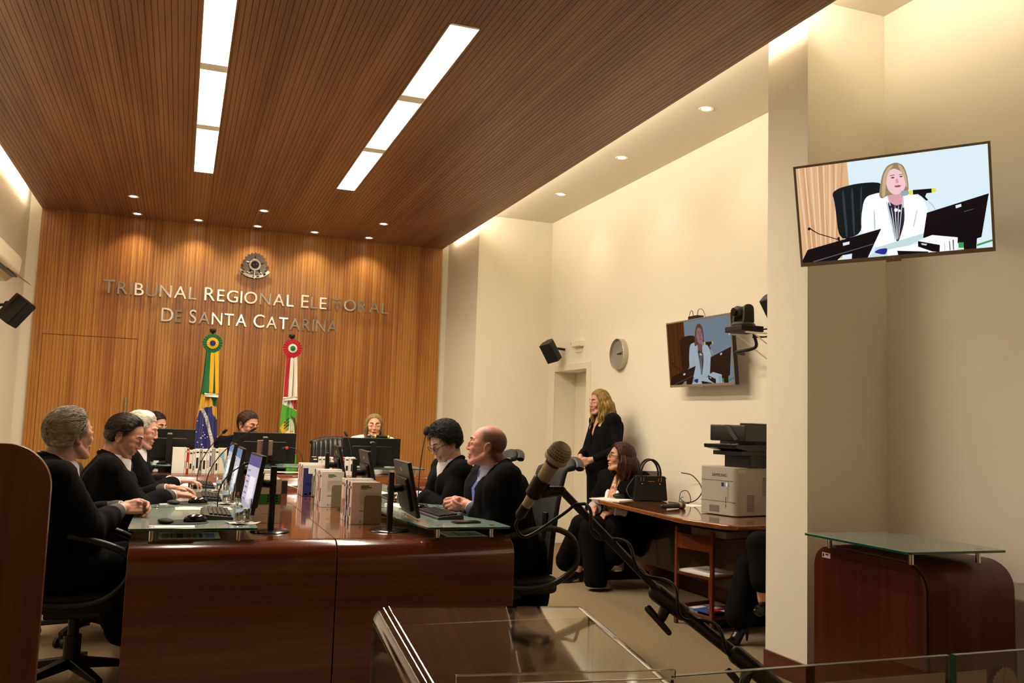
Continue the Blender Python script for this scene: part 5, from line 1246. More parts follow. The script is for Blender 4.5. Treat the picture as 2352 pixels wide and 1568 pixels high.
# ============================================================ screens
PIC = [  # outlines read off the television picture, in picture points
 ('wood', [(100, 374), (615, 305), (632, 540), (600, 700), (560, 1260), (160, 1320)]),
 ('wood2', [(180, 366), (225, 360), (330, 1300), (240, 1310)]), ('wood2', [(330, 345), (372, 340), (440, 1200), (380, 1210)]), ('wood2', [(470, 325), (500, 322), (520, 1100), (495, 1100)]), ('wood2', [(560, 312), (580, 310), (560, 560), (545, 560)]),
 *[('wood2', [(130+k*27, 372-k*3.7), (134+k*27, 371-k*3.7), (214+k*19, 1290-k*4), (211+k*19, 1290-k*4)]) for k in range(17)], *[('wood3', [(140+k*60, 371-k*8), (155+k*60, 369-k*8), (240+k*42, 1280-k*8), (228+k*42, 1280-k*8)]) for k in range(7)],
 ('chair', [(465, 612), (540, 560), (700, 520), (850, 505), (945, 512), (965, 610), (800, 650), (750, 800), (750, 1020), (530, 1090), (492, 700)]),
 ('chair2', [(560, 600), (580, 560), (620, 1050), (595, 1060)]), ('chair2', [(650, 590), (670, 545), (690, 1030), (668, 1035)]), ('chair2', [(740, 590), (760, 530), (752, 800), (740, 900)]),
 ('white', [(780, 652), (930, 605), (1180, 622), (1320, 640), (1405, 760), (1372, 1000), (1340, 1025), (1130, 1095), (880, 1165), (845, 1120), (752, 1010), (745, 870)]),
 ('shade', [(868, 780), (880, 780), (888, 980), (872, 985)]), ('shade', [(1290, 780), (1300, 780), (1262, 960), (1252, 950)]), ('shade', [(990, 700), (1000, 690), (1060, 900), (1082, 1095), (1075, 1095)]),
 ('dark', [(1000, 685), (1085, 735), (1168, 720), (1172, 900), (1112, 1098), (1085, 1098), (1052, 900)]),
 ('white', [(1040, 760), (1046, 760), (1090, 1080), (1085, 1080)]), ('white', [(1075, 740), (1081, 740), (1096, 1080), (1091, 1080)]), ('white', [(1110, 740), (1116, 740), (1102, 1080), (1098, 1080)]), ('white', [(1145, 730), (1151, 730), (1112, 1070), (1108, 1070)]),
 ('skin2', [(1000, 590), (1155, 600), (1165, 715), (1085, 745), (1010, 690)]),
 ('hair', [(925, 610), (955, 430), (1005, 340), (1090, 305), (1165, 335), (1202, 430), (1218, 585), (1180, 610), (1000, 640), (955, 670), (930, 655)]),
 ('skin', [(988, 490), (1008, 400), (1075, 365), (1148, 400), (1190, 470), (1184, 560), (1135, 622), (1065, 632), (1012, 585)]),
 ('skin2', [(1090, 470), (1108, 470), (1122, 515), (1085, 517)]), ('eye', [(1036, 462), (1062, 450), (1080, 460), (1060, 470)]), ('eye', [(1120, 452), (1142, 440), (1162, 448), (1142, 458)]), ('eye', [(1030, 440), (1080, 428), (1080, 434), (1030, 447)]), ('eye', [(1118, 430), (1165, 422), (1165, 428), (1118, 436)]),
 ('lip', [(1070, 545), (1105, 536), (1142, 534), (1128, 556), (1085, 558)]),
 ('hair2', [(950, 600), (968, 440), (1010, 360), (1075, 325), (1010, 420), (988, 560), (985, 640), (958, 660)]), ('hair2', [(1110, 320), (1150, 345), (1190, 430), (1205, 560), (1192, 560), (1165, 440), (1120, 360)]),
 ('pearl', [(1070, 770), (1100, 765), (1108, 785), (1095, 802), (1072, 800)]), ('pearl', [(1110, 782), (1130, 778), (1138, 792), (1128, 804), (1110, 802)]),
 ('ring', [(1000, 640), (1010, 640), (1040, 740), (1028, 740)]), ('ring', [(1150, 660), (1165, 660), (1165, 760), (1152, 760)]),
 ('ball', [(1135, 620), (1140, 595), (1165, 588), (1215, 590), (1218, 632), (1165, 645), (1142, 640)]), ('yellow', [(1215, 590), (1255, 586), (1257, 630), (1217, 634)]), ('black', [(1255, 584), (1440, 570), (1442, 612), (1257, 630)]), ('yellow', [(1438, 568), (1480, 565), (1483, 604), (1440, 610)]), ('black', [(1300, 622), (1390, 616), (1375, 650), (1405, 685), (1385, 692), (1340, 650)]),
 ('shade', [(1395, 690), (1408, 688), (1450, 730), (1478, 778), (1468, 780), (1440, 738)]),
 ('glass', [(870, 1205), (880, 1160), (1350, 1018), (1360, 1060), (1200, 1145), (1180, 1240), (800, 1260)]), ('blue', [(865, 1205), (915, 1172), (1005, 1160), (985, 1225), (940, 1225)]),
 ('black', [(1390, 812), (2002, 620), (1925, 1058), (1880, 1072), (1872, 1190), (1752, 1200), (1745, 1110), (1690, 1120), (1350, 1062)]), ('label', [(1672, 740), (1728, 724), (1730, 752), (1675, 770)]), ('grey', [(1755, 800), (1852, 772), (1855, 776), (1758, 806)]),
 ('green', [(1695, 1110), (1748, 1112), (1750, 1165), (1700, 1165)]), ('green', [(1878, 1130), (2035, 1080), (2035, 1100), (1880, 1150)]),
 ('paper', [(1345, 1070), (1440, 1035), (1690, 1060), (1685, 1195), (1505, 1205), (1300, 1215), (1000, 1238), (998, 1180), (1200, 1140), (1300, 1120)]), ('black', [(1300, 1095), (1515, 1135), (1510, 1205), (1440, 1200), (1300, 1150)]), ('black', [(1095, 1190), (1400, 1200), (1395, 1225), (1105, 1235)]),
 ('shade', [(1555, 1110), (1562, 1110), (1568, 1198), (1560, 1198)]), ('black', [(1605, 1095), (1612, 1095), (1618, 1190), (1610, 1190)]), ('black', [(1640, 1085), (1650, 1083), (1652, 1188), (1644, 1188)]), ('ring', [(1330, 1115), (1390, 1125), (1380, 1140), (1335, 1132)]),
 ('black', [(225, 1175), (942, 968), (805, 1262), (650, 1285), (655, 1215), (560, 1232), (490, 1300), (150, 1330)]), ('label', [(566, 1108), (632, 1094), (630, 1122), (568, 1138)]), ('grey', [(275, 1290), (860, 1118), (862, 1124), (290, 1296)]),
 ('black', [(228, 958), (250, 950), (262, 968), (245, 982), (230, 978)]), ('black', [(255, 962), (330, 1010), (520, 1070), (518, 1078), (325, 1018), (252, 972)]), ('black', [(515, 1055), (535, 1045), (540, 1090), (518, 1085)]),
]
PC = dict(bg='#d9ecf4', wood='#dcb086', wood2='#cf9c70', wood3='#ebc8a4', chair='#10181c', chair2='#2c3a40', white='#ffffff', shade='#b8ccd8', dark='#2a2636', skin2='#d8a0a8', hair='#9a8262', skin='#f0c6cc', eye='#5a4248', lip='#a04a5c', hair2='#c4ac88', pearl='#f8f8f0', ring='#c8ccd0', ball='#9aa6b4', yellow='#e0e048', black='#120c10', glass='#c0dcdc', blue='#2a2a90', label='#dfe4e8', grey='#5a5a62', green='#3a9a58', paper='#fbfbfd')
def homog(src, dst):
    A = []; b = []
    for (x, y), (u, v) in zip(src, dst):
        A.append([x, y, 1, 0, 0, 0, -u*x, -u*y]); b.append(u); A.append([0, 0, 0, x, y, 1, -v*x, -v*y]); b.append(v)
    h = np.linalg.solve(np.array(A, float), np.array(b, float)); return np.append(h, 1).reshape(3, 3)
HM = homog([(118, 372), (1995, 122), (2035, 1160), (178, 1305)], [(0, 1), (1, 1), (1, 0), (0, 0)])
def clip01(P):
    for ax_, lo in ((0, True), (0, False), (1, True), (1, False)):
        out = []; n_ = len(P)
        for i in range(n_):
            a, b = P[i-1], P[i]; ia = (a[ax_] >= 0) if lo else (a[ax_] <= 1); ib = (b[ax_] >= 0) if lo else (b[ax_] <= 1)
            if ia != ib:
                t_ = ((0 if lo else 1)-a[ax_])/(b[ax_]-a[ax_]); out.append((a[0]+(b[0]-a[0])*t_, a[1]+(b[1]-a[1])*t_))
            if ib: out.append(b)
        P = out
        if len(P) < 3: return []
    return P
def chaikin(P, it=2):
    for _ in range(it):
        Q = []
        for i in range(len(P)):
            a, b = P[i], P[(i+1) % len(P)]; Q += [(a[0]*.8+b[0]*.2, a[1]*.8+b[1]*.2), (a[0]*.2+b[0]*.8, a[1]*.2+b[1]*.8)]
        P = Q
    return P
SOFT = {'chair', 'chair2', 'white', 'dark', 'skin', 'skin2', 'hair', 'hair2', 'eye', 'lip', 'pearl', 'ball', 'blue', 'shade'}
def television(T, w, h, label, strength, dim, pal={}):
    """T: screen centre frame, x right, z up, -y towards the viewers"""
    t = thing('television', label, 'television', T.translation, 'wall televisions')
    fr = .012
    MB().prism(rounded([(-w/2, -h/2), (w/2, -h/2), (w/2, h/2), (-w/2, h/2)], .01, 4), lambda a, b_, s: T @ V(a, s, b_), 0, .035).prism(rounded([(-w*.38, -h*.42), (w*.38, -h*.42), (w*.3, h*.3), (-w*.3, h*.3)], .02, 4), lambda a, b_, s: T @ V(a, .035+s, b_), 0, .03).build('casing', M_tvb, t, bevel=.004)
    f = MB().box(-w/2, w/2, -.006, .0, -h/2, -h/2+.020, M=T).box(-w/2, w/2, -.006, .0, h/2-fr, h/2, M=T).box(-w/2, -w/2+fr, -.006, 0, -h/2+.02, h/2-fr, M=T).box(w/2-fr, w/2, -.006, 0, -h/2+.02, h/2-fr, M=T)
    f.box(-.035, .035, -.008, .0, -h/2-.010, -h/2+.012, M=T); fo = f.build('bezel', M_tvf, t, bevel=.0015)
    MB().ell(T @ V(0, -.0085, -h/2+.006), .004, 10, 8).build('power_light', lit('standby_red', '#8a1420', .6), fo)
    x0, x1, z0, z1 = -w/2+fr, w/2-fr, -h/2+.02, h/2-fr; keys = list(PC); ms = []
    for k in keys:
        c = lin(pal.get(k, PC[k])); c = tuple(min(1, q**dim[1]*dim[0]*(1 if i else 1)) for i, q in enumerate(c[:3]))+(1,)
        ms.append(mat(f'picture_{k}_{strength}', '#050505', .2, emit=c, estr=strength))
    mb = MB().add([T @ V(x0, -.001, z0), T @ V(x1, -.001, z0), T @ V(x1, -.001, z1), T @ V(x0, -.001, z1)], [(0,1,2,3)], 0)
    for k, (c, P) in enumerate(PIC):
        Q = []
        for x, y in (chaikin(P) if c in SOFT else P):
            q = HM @ np.array([x, y, 1]); Q.append((q[0]/q[2], q[1]/q[2]))
        Q = clip01(Q)
        if len(Q) >= 3: mb.add([T @ V(x0+(x1-x0)*u, -.0011-.00006*k, z0+(z1-z0)*v) for u, v in Q], [tuple(range(len(Q)))], keys.index(c))
    o = mb.build('screen_picture', ms, t, smooth=0, normals=False)
    bm = bmesh.new(); bm.from_mesh(o.data); bmesh.ops.triangulate(bm, faces=bm.faces); bm.to_mesh(o.data); bm.free()
    return t
M_tvb = mat('tv_black', '#141211', .4); M_tvf = mat('tv_frame_bronze', '#86765f', .45, 0)
k_ = .92
yaw, tilt, roll = -.839, .277, .0306
cen = V(3.50*k_, 3.713*k_, 1.32+(2.555-1.32)*k_)
u_ = V(math.cos(yaw), math.sin(yaw), 0); nn = V(math.sin(yaw)*math.cos(tilt), -math.cos(yaw)*math.cos(tilt), -math.sin(tilt)); v_ = u_.cross(-nn)
if v_.z < 0: v_ = -v_
u2 = math.cos(roll)*u_+math.sin(roll)*v_; v2 = -math.sin(roll)*u_+math.cos(roll)*v_
Tn = Matrix((u2, -nn, v2)).transposed().to_4x4(); Tn.translation = cen
tv = television(Tn, .97*k_, .56*k_, 'large television tilted in the near recess, showing the woman in white', .92, (1, 1))
q0 = Tn @ V(0, .06, 0); MB().cyl(q0, (XR2, q0.y+.08, q0.z+.05), .022).box(XR2-.012, XR2, q0.y-.02, q0.y+.18, q0.z-.12, q0.z+.18).build('wall_bracket', M_black, tv)
# far television
a_, b_, c_, d_ = [at(*p, X=3.93) for p in ((1533, 745), (1680, 720), (1538, 888), (1688, 882))]
cen = (a_+b_+c_+d_)/4; u2 = ((b_+d_)-(a_+c_)).normalized(); nn = V(-1, 0, -.10).normalized(); u2 = (u2-nn*u2.dot(nn)).normalized(); v2 = nn.cross(u2); v2 = v2 if v2.z > 0 else -v2
Tf = Matrix((u2, -nn, v2)).transposed().to_4x4(); Tf.translation = cen
tv2 = television(Tf, .965, .555, 'smaller looking television on the far right wall beside the clock', .6, (.8, 1.1), dict(bg='#8ea4b4', wood='#5c3216', wood2='#6d3f1e', wood3='#54290f', white='#cadbe8', paper='#cadbe8', skin='#b08890', skin2='#8f6068', hair='#6a5038', hair2='#7a6044', chair='#20140f', chair2='#2a1c16', dark='#2a2430'))
q0 = Tf @ V(0, .06, 0); MB().cyl(q0, (XR, q0.y, q0.z), .03).box(XR-.012, XR, q0.y-.12, q0.y+.12, q0.z-.12, q0.z+.12).build('wall_bracket', M_black, tv2)
t = thing('set_top_box', 'small black box with thin cables on top of the far television', 'box', (4.0, 6.45, 2.27))
p = at(1597, 731, X=4.03); MB().box(p.x-.03, p.x+.04, p.y-.07, p.y+.07, p.z-.012, p.z+.02).build('case', M_black, t, bevel=.003)
for s in (-1, 1): MB().tube(cr([(p.x, p.y+s*.03, p.z+.02), (p.x, p.y+s*.05, p.z+.07), (p.x+.01, p.y+s*.10, p.z+.06), (p.x+.02, p.y+s*.14, p.z-.03)], 5), .0025, 6).build('cable', M_black, t)
# pan and tilt camera on its wall shelf
t = thing('video_camera', 'dark pan and tilt camera on a small wall shelf right of the far television', 'camera', (3.8, 5.5, 2.1))
c = at(1707, 745, X=3.80); B = V(c.x, c.y, 0); z0 = at(1707, 757, X=3.80).z
MB().box(B.x-.09, B.x+.10, B.y-.11, B.y+.10, z0-.02, z0+.022).build('base_box', M_black, t, bevel=.006)
MB().lathe([(.085, 0), (.088, .012), (.075, .03), (.05, .035), (.001, .035)], (B.x, B.y, z0+.022), 28).build('turntable', M_dgrey, t)
for s in (-1, 1): MB().prism(rounded([(-.045, 0), (.045, 0), (.04, .13), (-.04, .13)], [0, 0, .035, .035], 6), lambda a, b_, q: V(B.x+a, B.y+s*.062+q, z0+.05+b_), -.012, .012).build('yoke_arm', M_dgrey, t, bevel=.004)
MB().cap((B.x+.02, B.y, z0+.125), (B.x-.035, B.y, z0+.125), .048, .044, 20).build('head', M_dgrey, t, smooth=50)
MB().cyl((B.x-.07, B.y, z0+.125), (B.x-.088, B.y, z0+.125), .030).build('lens', M_blackg, t)
MB().tube(cr([(B.x+.10, B.y-.05, z0), (B.x+.18, B.y-.06, z0+.01), (B.x+.18, B.y-.06, z0-.04), (B.x+.08, B.y, z0-.05)], 5), .006, 8).build('cable', M_black, t)
MB().tube(cr([(B.x+.08, B.y-.02, z0-.03), (B.x+.12, B.y+.02, z0-.12), (B.x+.05, B.y+.16, z0-.15), (4.05, B.y+.35, z0-.14)], 6), .012, 8).build('cable', M_black, t)
bk = thing('shelf_bracket', 'white metal shelf bracket carrying the pan and tilt camera', 'bracket', (XR, B.y, z0-.03))
for s in (-.10, .10):
    MB().box(XR-.004, XR, B.y+s-.012, B.y+s+.012, z0-.26, z0-.025).build('wall_strip', M_white, bk)
    MB().box(B.x-.05, XR, B.y+s-.008, B.y+s+.008, z0-.032, z0-.022).cyl((XR-.004, B.y+s, z0-.20), (B.x+.02, B.y+s, z0-.032), .005).build('arm', M_white, bk)
# clock
c = (at(1408, 812, X=XR)+at(1447, 812, X=XR))/2; c.z = 2.075
t = thing('wall_clock', 'round grey wall clock with a deep silver rim, beside the door', 'clock', (XR, c.y, c.z))
Rc = Matrix.Rotation(-PI/2, 4, 'Y').to_3x3(); r = .155
MB().lathe([(r*.96, .0), (r, .002), (r, .055), (r*.965, .058), (r*.95, .05), (r*.95, .030), (r*.9, .0)][::-1], (XR, c.y, c.z), 48, M=Rc).build('rim', mat('clock_rim_silver', '#bdb6a8', .3, .6), t, smooth=40)
fc = MB().cyl((XR-.024, c.y, c.z), (XR-.030, c.y, c.z), r*.955, n=48).build('face', mat('clock_face_grey', '#8e887c', .5, 0), t)
for L_, a_, w_ in ((.085, -4, .006), (.105, 9, .0045)):
    d_ = V(0, -math.cos(math.radians(a_)), math.sin(math.radians(a_))); p0 = V(XR-.034, c.y, c.z); MB().cyl(p0-d_*.02, p0+d_*L_, w_, w_*.5, 8).build('clock_hand', M_black, fc)
# emergency light box
p = at(1333, 790, X=XR); t = thing('emergency_light', 'small white box with a loop of cable above the door', 'emergency light', tuple(p))
MB().box(XR-.07, XR, p.y-.10, p.y+.10, p.z-.03, p.z+.035).build('case', M_door, t, bevel=.006)
MB().tube(cr([(XR-.05, p.y+.10, p.z), (XR-.04, p.y+.17, p.z+.03), (XR-.02, p.y+.20, p.z-.01), (XR-.02, p.y+.12, p.z-.03)], 5), .003, 6).build('cable', M_door, t)
MB().box(XR-.012, XR, p.y-.06, p.y+.10, p.z-.09, p.z-.03).build('socket', M_door, t, bevel=.002)
# loudspeakers
def speaker(loc, yaw, tilt, label, mount, sc=1.0, roll=0):
    t = thing('wall_speaker', label, 'loudspeaker', tuple(loc), 'black wall speakers')
    T = Matrix.Translation(loc) @ Matrix.Rotation(yaw, 4, 'Z') @ Matrix.Rotation(tilt, 4, 'Y') @ Matrix.Rotation(roll, 4, 'X') @ Matrix.Scale(sc, 4)
    o_ = rounded([(.075, -.075), (.075, .075), (-.02, .085), (-.085, .035), (-.085, -.035), (-.02, -.085)], [.008, .008, .05, .03, .03, .05], 5)
    MB().prism(o_, lambda a, b_, s: T @ V(a, b_, s), -.12, .12).build('cabinet', M_black, t, bevel=.008)
    MB().box(.076, .082, -.068, .068, -.112, .112, M=T).build('grille', mat('speaker_grille', '#161413', .9, bump=((600, 600, 600), .8, .002)), t, bevel=.003)
    MB().cyl(T @ V(-.08, 0, 0), mount, .014).ell(T @ V(-.095, 0, 0), .024).build('bracket', M_black, t)
    mw = Vector(mount); 
    return t
p = at(1266, 806, X=3.92); speaker(p, PI*1.22, .55, 'black loudspeaker high on the far right wall above the door', (XR, p.y+.02, p.z+.03), .98, .25)
p = at(1795, 712, X=3.90); speaker(p, PI*1.15, .55, 'black loudspeaker half hidden behind the pillar', (XR, p.y, p.z+.03), 1.1, .2)
p = at(35, 712, X=-1.50); speaker(p, -.42, .62, 'black loudspeaker on the left wall under the air conditioner', (XL, p.y+.02, p.z+.03), 1.12, -.2)
# air conditioner on the left wall
t = thing('air_conditioner', 'white split air conditioner high on the left wall', 'air conditioner', (XL, 8.9, 2.7))
y0, y1 = 8.32, 9.42; zt = at(14, 533, Y=8.32).z+.03; zb_ = zt-.30
prof = rounded([(XL, zt), (XL+.16, zt), (XL+.235, zt-.08), (XL+.225, zt-.21), (XL+.12, zb_), (XL, zb_)], [0, .05, .06, .05, .03, 0], 5)
MB().prism(prof, lambda a, b_, s: V(a, s, b_), y0, y1).build('case', mat('appliance_white', '#e2d8bc', .35), t, bevel=.004)
MB().box(XL+.10, XL+.215, y0+.05, y1-.05, zt-.262, zt-.255).build('air_slot', M_black, t)
Mx = Matrix.Translation((XL+.20, 0, zt-.235)) @ Matrix.Rotation(math.radians(32), 4, 'Y')
MB().box(0, .13, y0+.55, y1+.12, -.004, 0, M=Mx).build('louvre', mat('deflector_tan', '#a08a68', .5), t)
# ============================================================ counter against the right wall
CT = .74
top = [(3.30, 6.78), (3.21, 5.35), (3.335, 4.90), (XR-.002, 4.93), (XR-.002, 7.35), (3.62, 7.35), (3.36, 7.05)]
ct = thing('side_counter', 'mahogany counter along the right wall under the far television', 'counter', (3.7, 6.1, 0))
MB().prism(rounded(top, [.06, .5, .12, 0, 0, .1, .15], 8), lambda a, b_, s: V(a, b_, s), CT-.035, CT).build('worktop', M_desky, ct, smooth=40, bevel=.012)
MB().box(3.86, 3.885, 5.1, 7.2, .18, CT-.035).build('modesty_panel', wood('counter_panel_shaded', '#220d07', '#2f130a', 'y', .4, .3), ct)  # wood colour darkened to stand in for the shade under the worktop
for yy, nm in ((7.28, 0), (5.36, 1)):
    MB().prism(rounded([(3.50, 0), (4.05, 0), (4.05, .07), (3.55, .07)], [.02, .02, .02, .04], 5), lambda a, b_, s: V(a, yy+s, b_), -.04, .04).build('foot_bar', M_blackg, ct, bevel=.008)
    MB().box(3.80, 3.90, yy-.02, yy+.02, .07, CT-.035).build('leg', M_black, ct, bevel=.004)
MB().cyl((3.555, 7.28, .06), (3.50+.12, 7.28, CT-.04), .010).build('brace', M_blackg, ct)
# printer
M_pr = mat('printer_grey', '#a49e90', .45); M_prd = mat('printer_dark', '#191716', .35)
pr = thing('printer', 'large grey office printer with a black scanner on top, at the counter end', 'printer', (3.8, 5.45, CT))
a0 = at(1608, 1177, Z=CT); a1 = at(1690, 1188, Z=CT); a2 = at(1766, 1186, Z=CT)
ux = (a1-a0).normalized(); uy = V(-ux.y, ux.x, 0); uy = uy if uy.x > 0 else -uy
W1 = (a1-a0).length; W2 = .47; hb = .40
hb = at(1608, 1068, Y=a0.y).z-CT
def PL(x, y, z): return a0+ux*x+uy*y+V(0, 0, z)
def pbox(mb, x0, x1, y0, y1, z0, z1, mi=0):
    vs = [PL(x, y, z) for z in (z0, z1) for y in (y0, y1) for x in (x0, x1)]
    return mb.add(vs, [(0,2,3,1), (4,5,7,6), (0,1,5,4), (1,3,7,5), (3,2,6,7), (2,0,4,6)], mi)
MB().prism(rounded([(0, 0), (W1, 0), (W1, W2), (0, W2)], [.02, .045, .01, .01], 6), lambda a, b_, s: PL(a, b_, s), .004, hb).build('body', M_pr, pr, bevel=.006, smooth=40)
m = MB(); pbox(m, .01, W1-.03, -.0006, .002, hb*.71, hb*.718); pbox(m, .005, W1-.0, -.0006, .002, hb*.285, hb*.293); pbox(m, W1*.78, W1*.787, -.0006, .002, hb*.293, hb*.71); m.build('panel_joints', M_dgrey, pr, smooth=0)
m = MB(); pbox(m, W1*.26, W1*.55, -.001, .006, .02, .07); m.build('tray_grip', mat('printer_grip', '#6d685e', .6), pr, bevel=.003)
m = MB(); pbox(m, W1*.72, W1*.735, -.001, .004, .09, .135); pbox(m, W1*.72, W1*.735, -.001, .004, .06, .082); m.build('paper_gauge', M_dgrey, pr, smooth=0)
m = MB(); pbox(m, W1*.60, W1*.67, -.0008, 0, hb*.60, hb*.68, 0); pbox(m, W1*.67, W1*.72, -.0008, 0, hb*.60, hb*.68, 1); pbox(m, W1*.72, W1*.77, -.0008, 0, hb*.60, hb*.68, 2); pbox(m, W1*.77, W1*.81, -.0008, 0, hb*.61, hb*.67, 3)
m.build('stickers', [mat('sticker_navy', '#2a2a6a', .5), mat('sticker_greyblue', '#8a8fa8', .5), M_paper, mat('sticker_cyan', '#4a8ac8', .5)], pr, smooth=0)
Mt = Matrix((ux, V(0,0,1), -uy)).transposed().to_4x4(); Mt.translation = PL(W1*.34, -.0012, hb*.80)
text_mesh('SAMSUNG', .030, 'lettering', M_dgrey, Mt, .0004, 'LEFT', pr)
m = MB()
for k in range(14): pbox(m, W1-.0004, W1+.0008, W2*.58, W2*.88, hb*.42+k*.0095, hb*.42+k*.0095+.004)
for k in range(14): pbox(m, W1-.0004, W1+.0008, W2*.24, W2*.40, hb*.10+k*.0085, hb*.10+k*.0085+.004)
v_ = m.build('vent_slots', mat('vent_dark', '#5a554a', .8), pr, smooth=0); v_['kind'] = 'stuff'
m = MB(); pbox(m, W1-.0004, W1+.0008, W2*.05, W2*.20, hb*.90, hb*.955); m.build('asset_sticker', mat('sticker_pale', '#b8b2a4', .6), pr)
zz = hb
m = MB(); pbox(m, .12, W1+.02, .12, W2, zz, zz+.10); m.build('neck', M_prd, pr, bevel=.004)
m = MB(); pbox(m, .10, W1+.03, .02, W2, zz+.085, zz+.115); m.build('exit_cover', M_prd, pr, bevel=.004)
m = MB().prism([(-.035, zz+.135), (.10, zz+.115), (W2, zz+.115), (W2, zz+.17), (-.04, zz+.162)], lambda a, b_, s: PL(s, a, b_), .065, W1+.03); m.build('control_panel', M_prd, pr, bevel=.004)
rd = random.Random(3); m = MB()
for k in range(26):
    x_ = .19+rd.random()*.16; y_ = -.03+rd.random()*.05; pbox(m, x_, x_+.007, y_, y_+.006, zz+.1635, zz+.166, 0)
pbox(m, .33, .35, .0, .012, zz+.164, zz+.168, 1); pbox(m, W1-.02, W1, .01, .022, zz+.164, zz+.168, 2)
m.build('keypad', [M_grey, mat('key_orange', '#c05a20', .4), lit('key_blue', '#4a6ae0', 1.5)], pr, smooth=0)
m = MB().prism(rounded([(.02, zz+.185), (W2, zz+.185), (W2, zz+.30), (.02, zz+.30)], .008, 3), lambda a, b_, s: PL(s, a, b_), .07, W1+.06); m.build('scanner', M_prd, pr, bevel=.006)
m = MB().prism([(.07+.14, zz+.30), (.07+.19, zz+.30), (.07+.27, zz+.20), (.07+.24, zz+.19)], lambda a, b_, s: PL(a, .018+s, b_), -.003, .0); m.build('feeder_trim', mat('feeder_trim', '#3a3733', .35), pr)
m = MB(); pbox(m, .28, W1+.05, .10, W2-.02, zz+.3005, zz+.315); m.build('feeder_tray', M_prd, pr, bevel=.003)
m = MB(); pbox(m, .0, W1+.0, .20, W2, zz+.16, zz+.20); m.build('hinge', M_prd, pr)
# handbag
hb_ = thing('handbag', 'black leather handbag with two arched handles standing on the counter', 'bag', (3.7, 6.6, CT))
c0 = at(1456, 1150, Z=CT); c1 = at(1541, 1152, Z=CT); c1 = V(c1.x-.03, c1.y, CT); u = (c1-c0).normalized(); n_ = V(-u.y, u.x, 0); n_ = n_ if n_.y > 0 else -n_; L = (c1-c0).length; Hh = at(1460, 1092, Y=c0.y).z-CT
BG = lambda x, y, z: c0+u*x+n_*y+V(0, 0, z)
M_lea = mat('handbag_leather', '#0d0b0b', .42, bump=((900, 900, 900), .25, .001)); M_gold = mat('gold_metal', '#c8a24a', .25, 1)
m = MB()
def bagf(s):
    pass
for (y_, ) in ((0,),): 
    o_ = rounded([(0, .004), (L, .004), (L-.012, Hh), (.018, Hh)], .015, 4)
    m.prism(o_, lambda a, b_, s: BG(a, .0+s*(1-.45*b_/Hh)+.07*(.45*b_/Hh), b_), 0, .15)
m.build('body', M_lea, hb_, bevel=.006, smooth=40)
for y_ in (.015, .10):
    w_ = L*.30; pts = [(L*.5+w_*math.cos(a)*(1 if math.sin(a) > .2 else .96), y_, Hh-.02+.155*max(0, math.sin(a))**.8+(.0)) for a in [PI*k/14 for k in range(15)]]
    MB().tube([BG(*p) for p in [(L*.5+w_*.92, y_-.004, Hh-.05)]+pts+[(L*.5-w_*.92, y_-.004, Hh-.05)]], .0085, 10).build('handle', M_lea, hb_, smooth=60)
m = MB()
for x_ in (L*.24, L*.76):
    for d_ in (-.012, .012): m.cyl(BG(x_+d_, .004, Hh-.045), BG(x_+d_, .004, Hh-.012), .003, n=8)
    m.ell(BG(x_, .0, Hh-.065), .006, 10, 8)
m.cyl(BG(L*.40, .001, Hh-.045), BG(L*.60, .001, Hh-.045), .0028, n=8); m.build('metal_fittings', M_gold, hb_)
MB().tube(cr([BG(.01, .05, Hh-.02), BG(-.05, .03, Hh-.10), BG(-.055, -.01, .06), BG(-.01, -.03, .012), BG(.04, -.03, .01)], 6), .005, 8).build('shoulder_strap', M_lea, hb_, smooth=60)
MB().box(0, .001, 0, .001, 0, .001, M=Matrix.Translation(BG(L, .07, Hh-.03))).ell(BG(L+.002, .07, Hh-.02), (.006, .006, .006), 8, 6).build('side_clasp', M_gold, hb_)
# open laptop lid behind the bag, cable loops
lp = thing('laptop', 'grey laptop lid standing open behind the black handbag', 'laptop', (3.9, 6.7, CT))
q = at(1520, 1093, Y=6.85); 
m = MB().prism(rounded([(-.17, .02), (.17, .02), (.17, .235), (-.17, .235)], .012, 4), lambda a, b_, s: V(3.80+a*.98, 6.86+b_*.22+s, CT+b_), 0, .006); m.build('lid', mat('laptop_grey', '#6a675e', .35, .5), lp, bevel=.0015)
MB().box(3.63, 3.97, 6.87, 7.09, CT, CT+.016).build('base', mat('laptop_grey', '#6a675e', .35, .5), lp, bevel=.004)
t = tag(MB().tube(cr([(3.99, 6.62, CT+.24), (4.03, 6.5, CT+.22), (4.03, 6.36, CT+.12), (3.98, 6.38, CT+.03), (3.88, 6.42, CT+.006), (3.80, 6.5, CT+.006)], 8), .0045, 8).build('cable', M_black, smooth=60), 'thick black cable making a wide loop right of the handbag', 'cable')
t = tag(MB().tube(cr([(3.84, 6.40, CT+.006), (3.88, 6.44, CT+.09), (3.93, 6.42, CT+.10), (3.95, 6.40, CT+.03), (3.90, 6.37, CT+.006), (3.86, 6.41, CT+.04), (3.92, 6.47, CT+.05)], 8), .003, 8).build('cable', M_black, smooth=60), 'thin black cable in small coils at the foot of the handbag', 'cable')
sheet(3.88, 6.25, CT, .16, .2, .1, 'white paper lying behind the handheld microphone', .0015)
sheet(3.43, 6.78, CT, .24, .30, .5, 'white papers at the rounded tip of the counter', .006)
pc = MB().ell((0, 0, .022), (.07, .045, .024), 20, 10).build('purse', M_lea, smooth=60); pc.location = (3.53, 6.83, CT+.006); tag(pc, 'small black pouch on the white papers, left of the handbag', 'pouch')
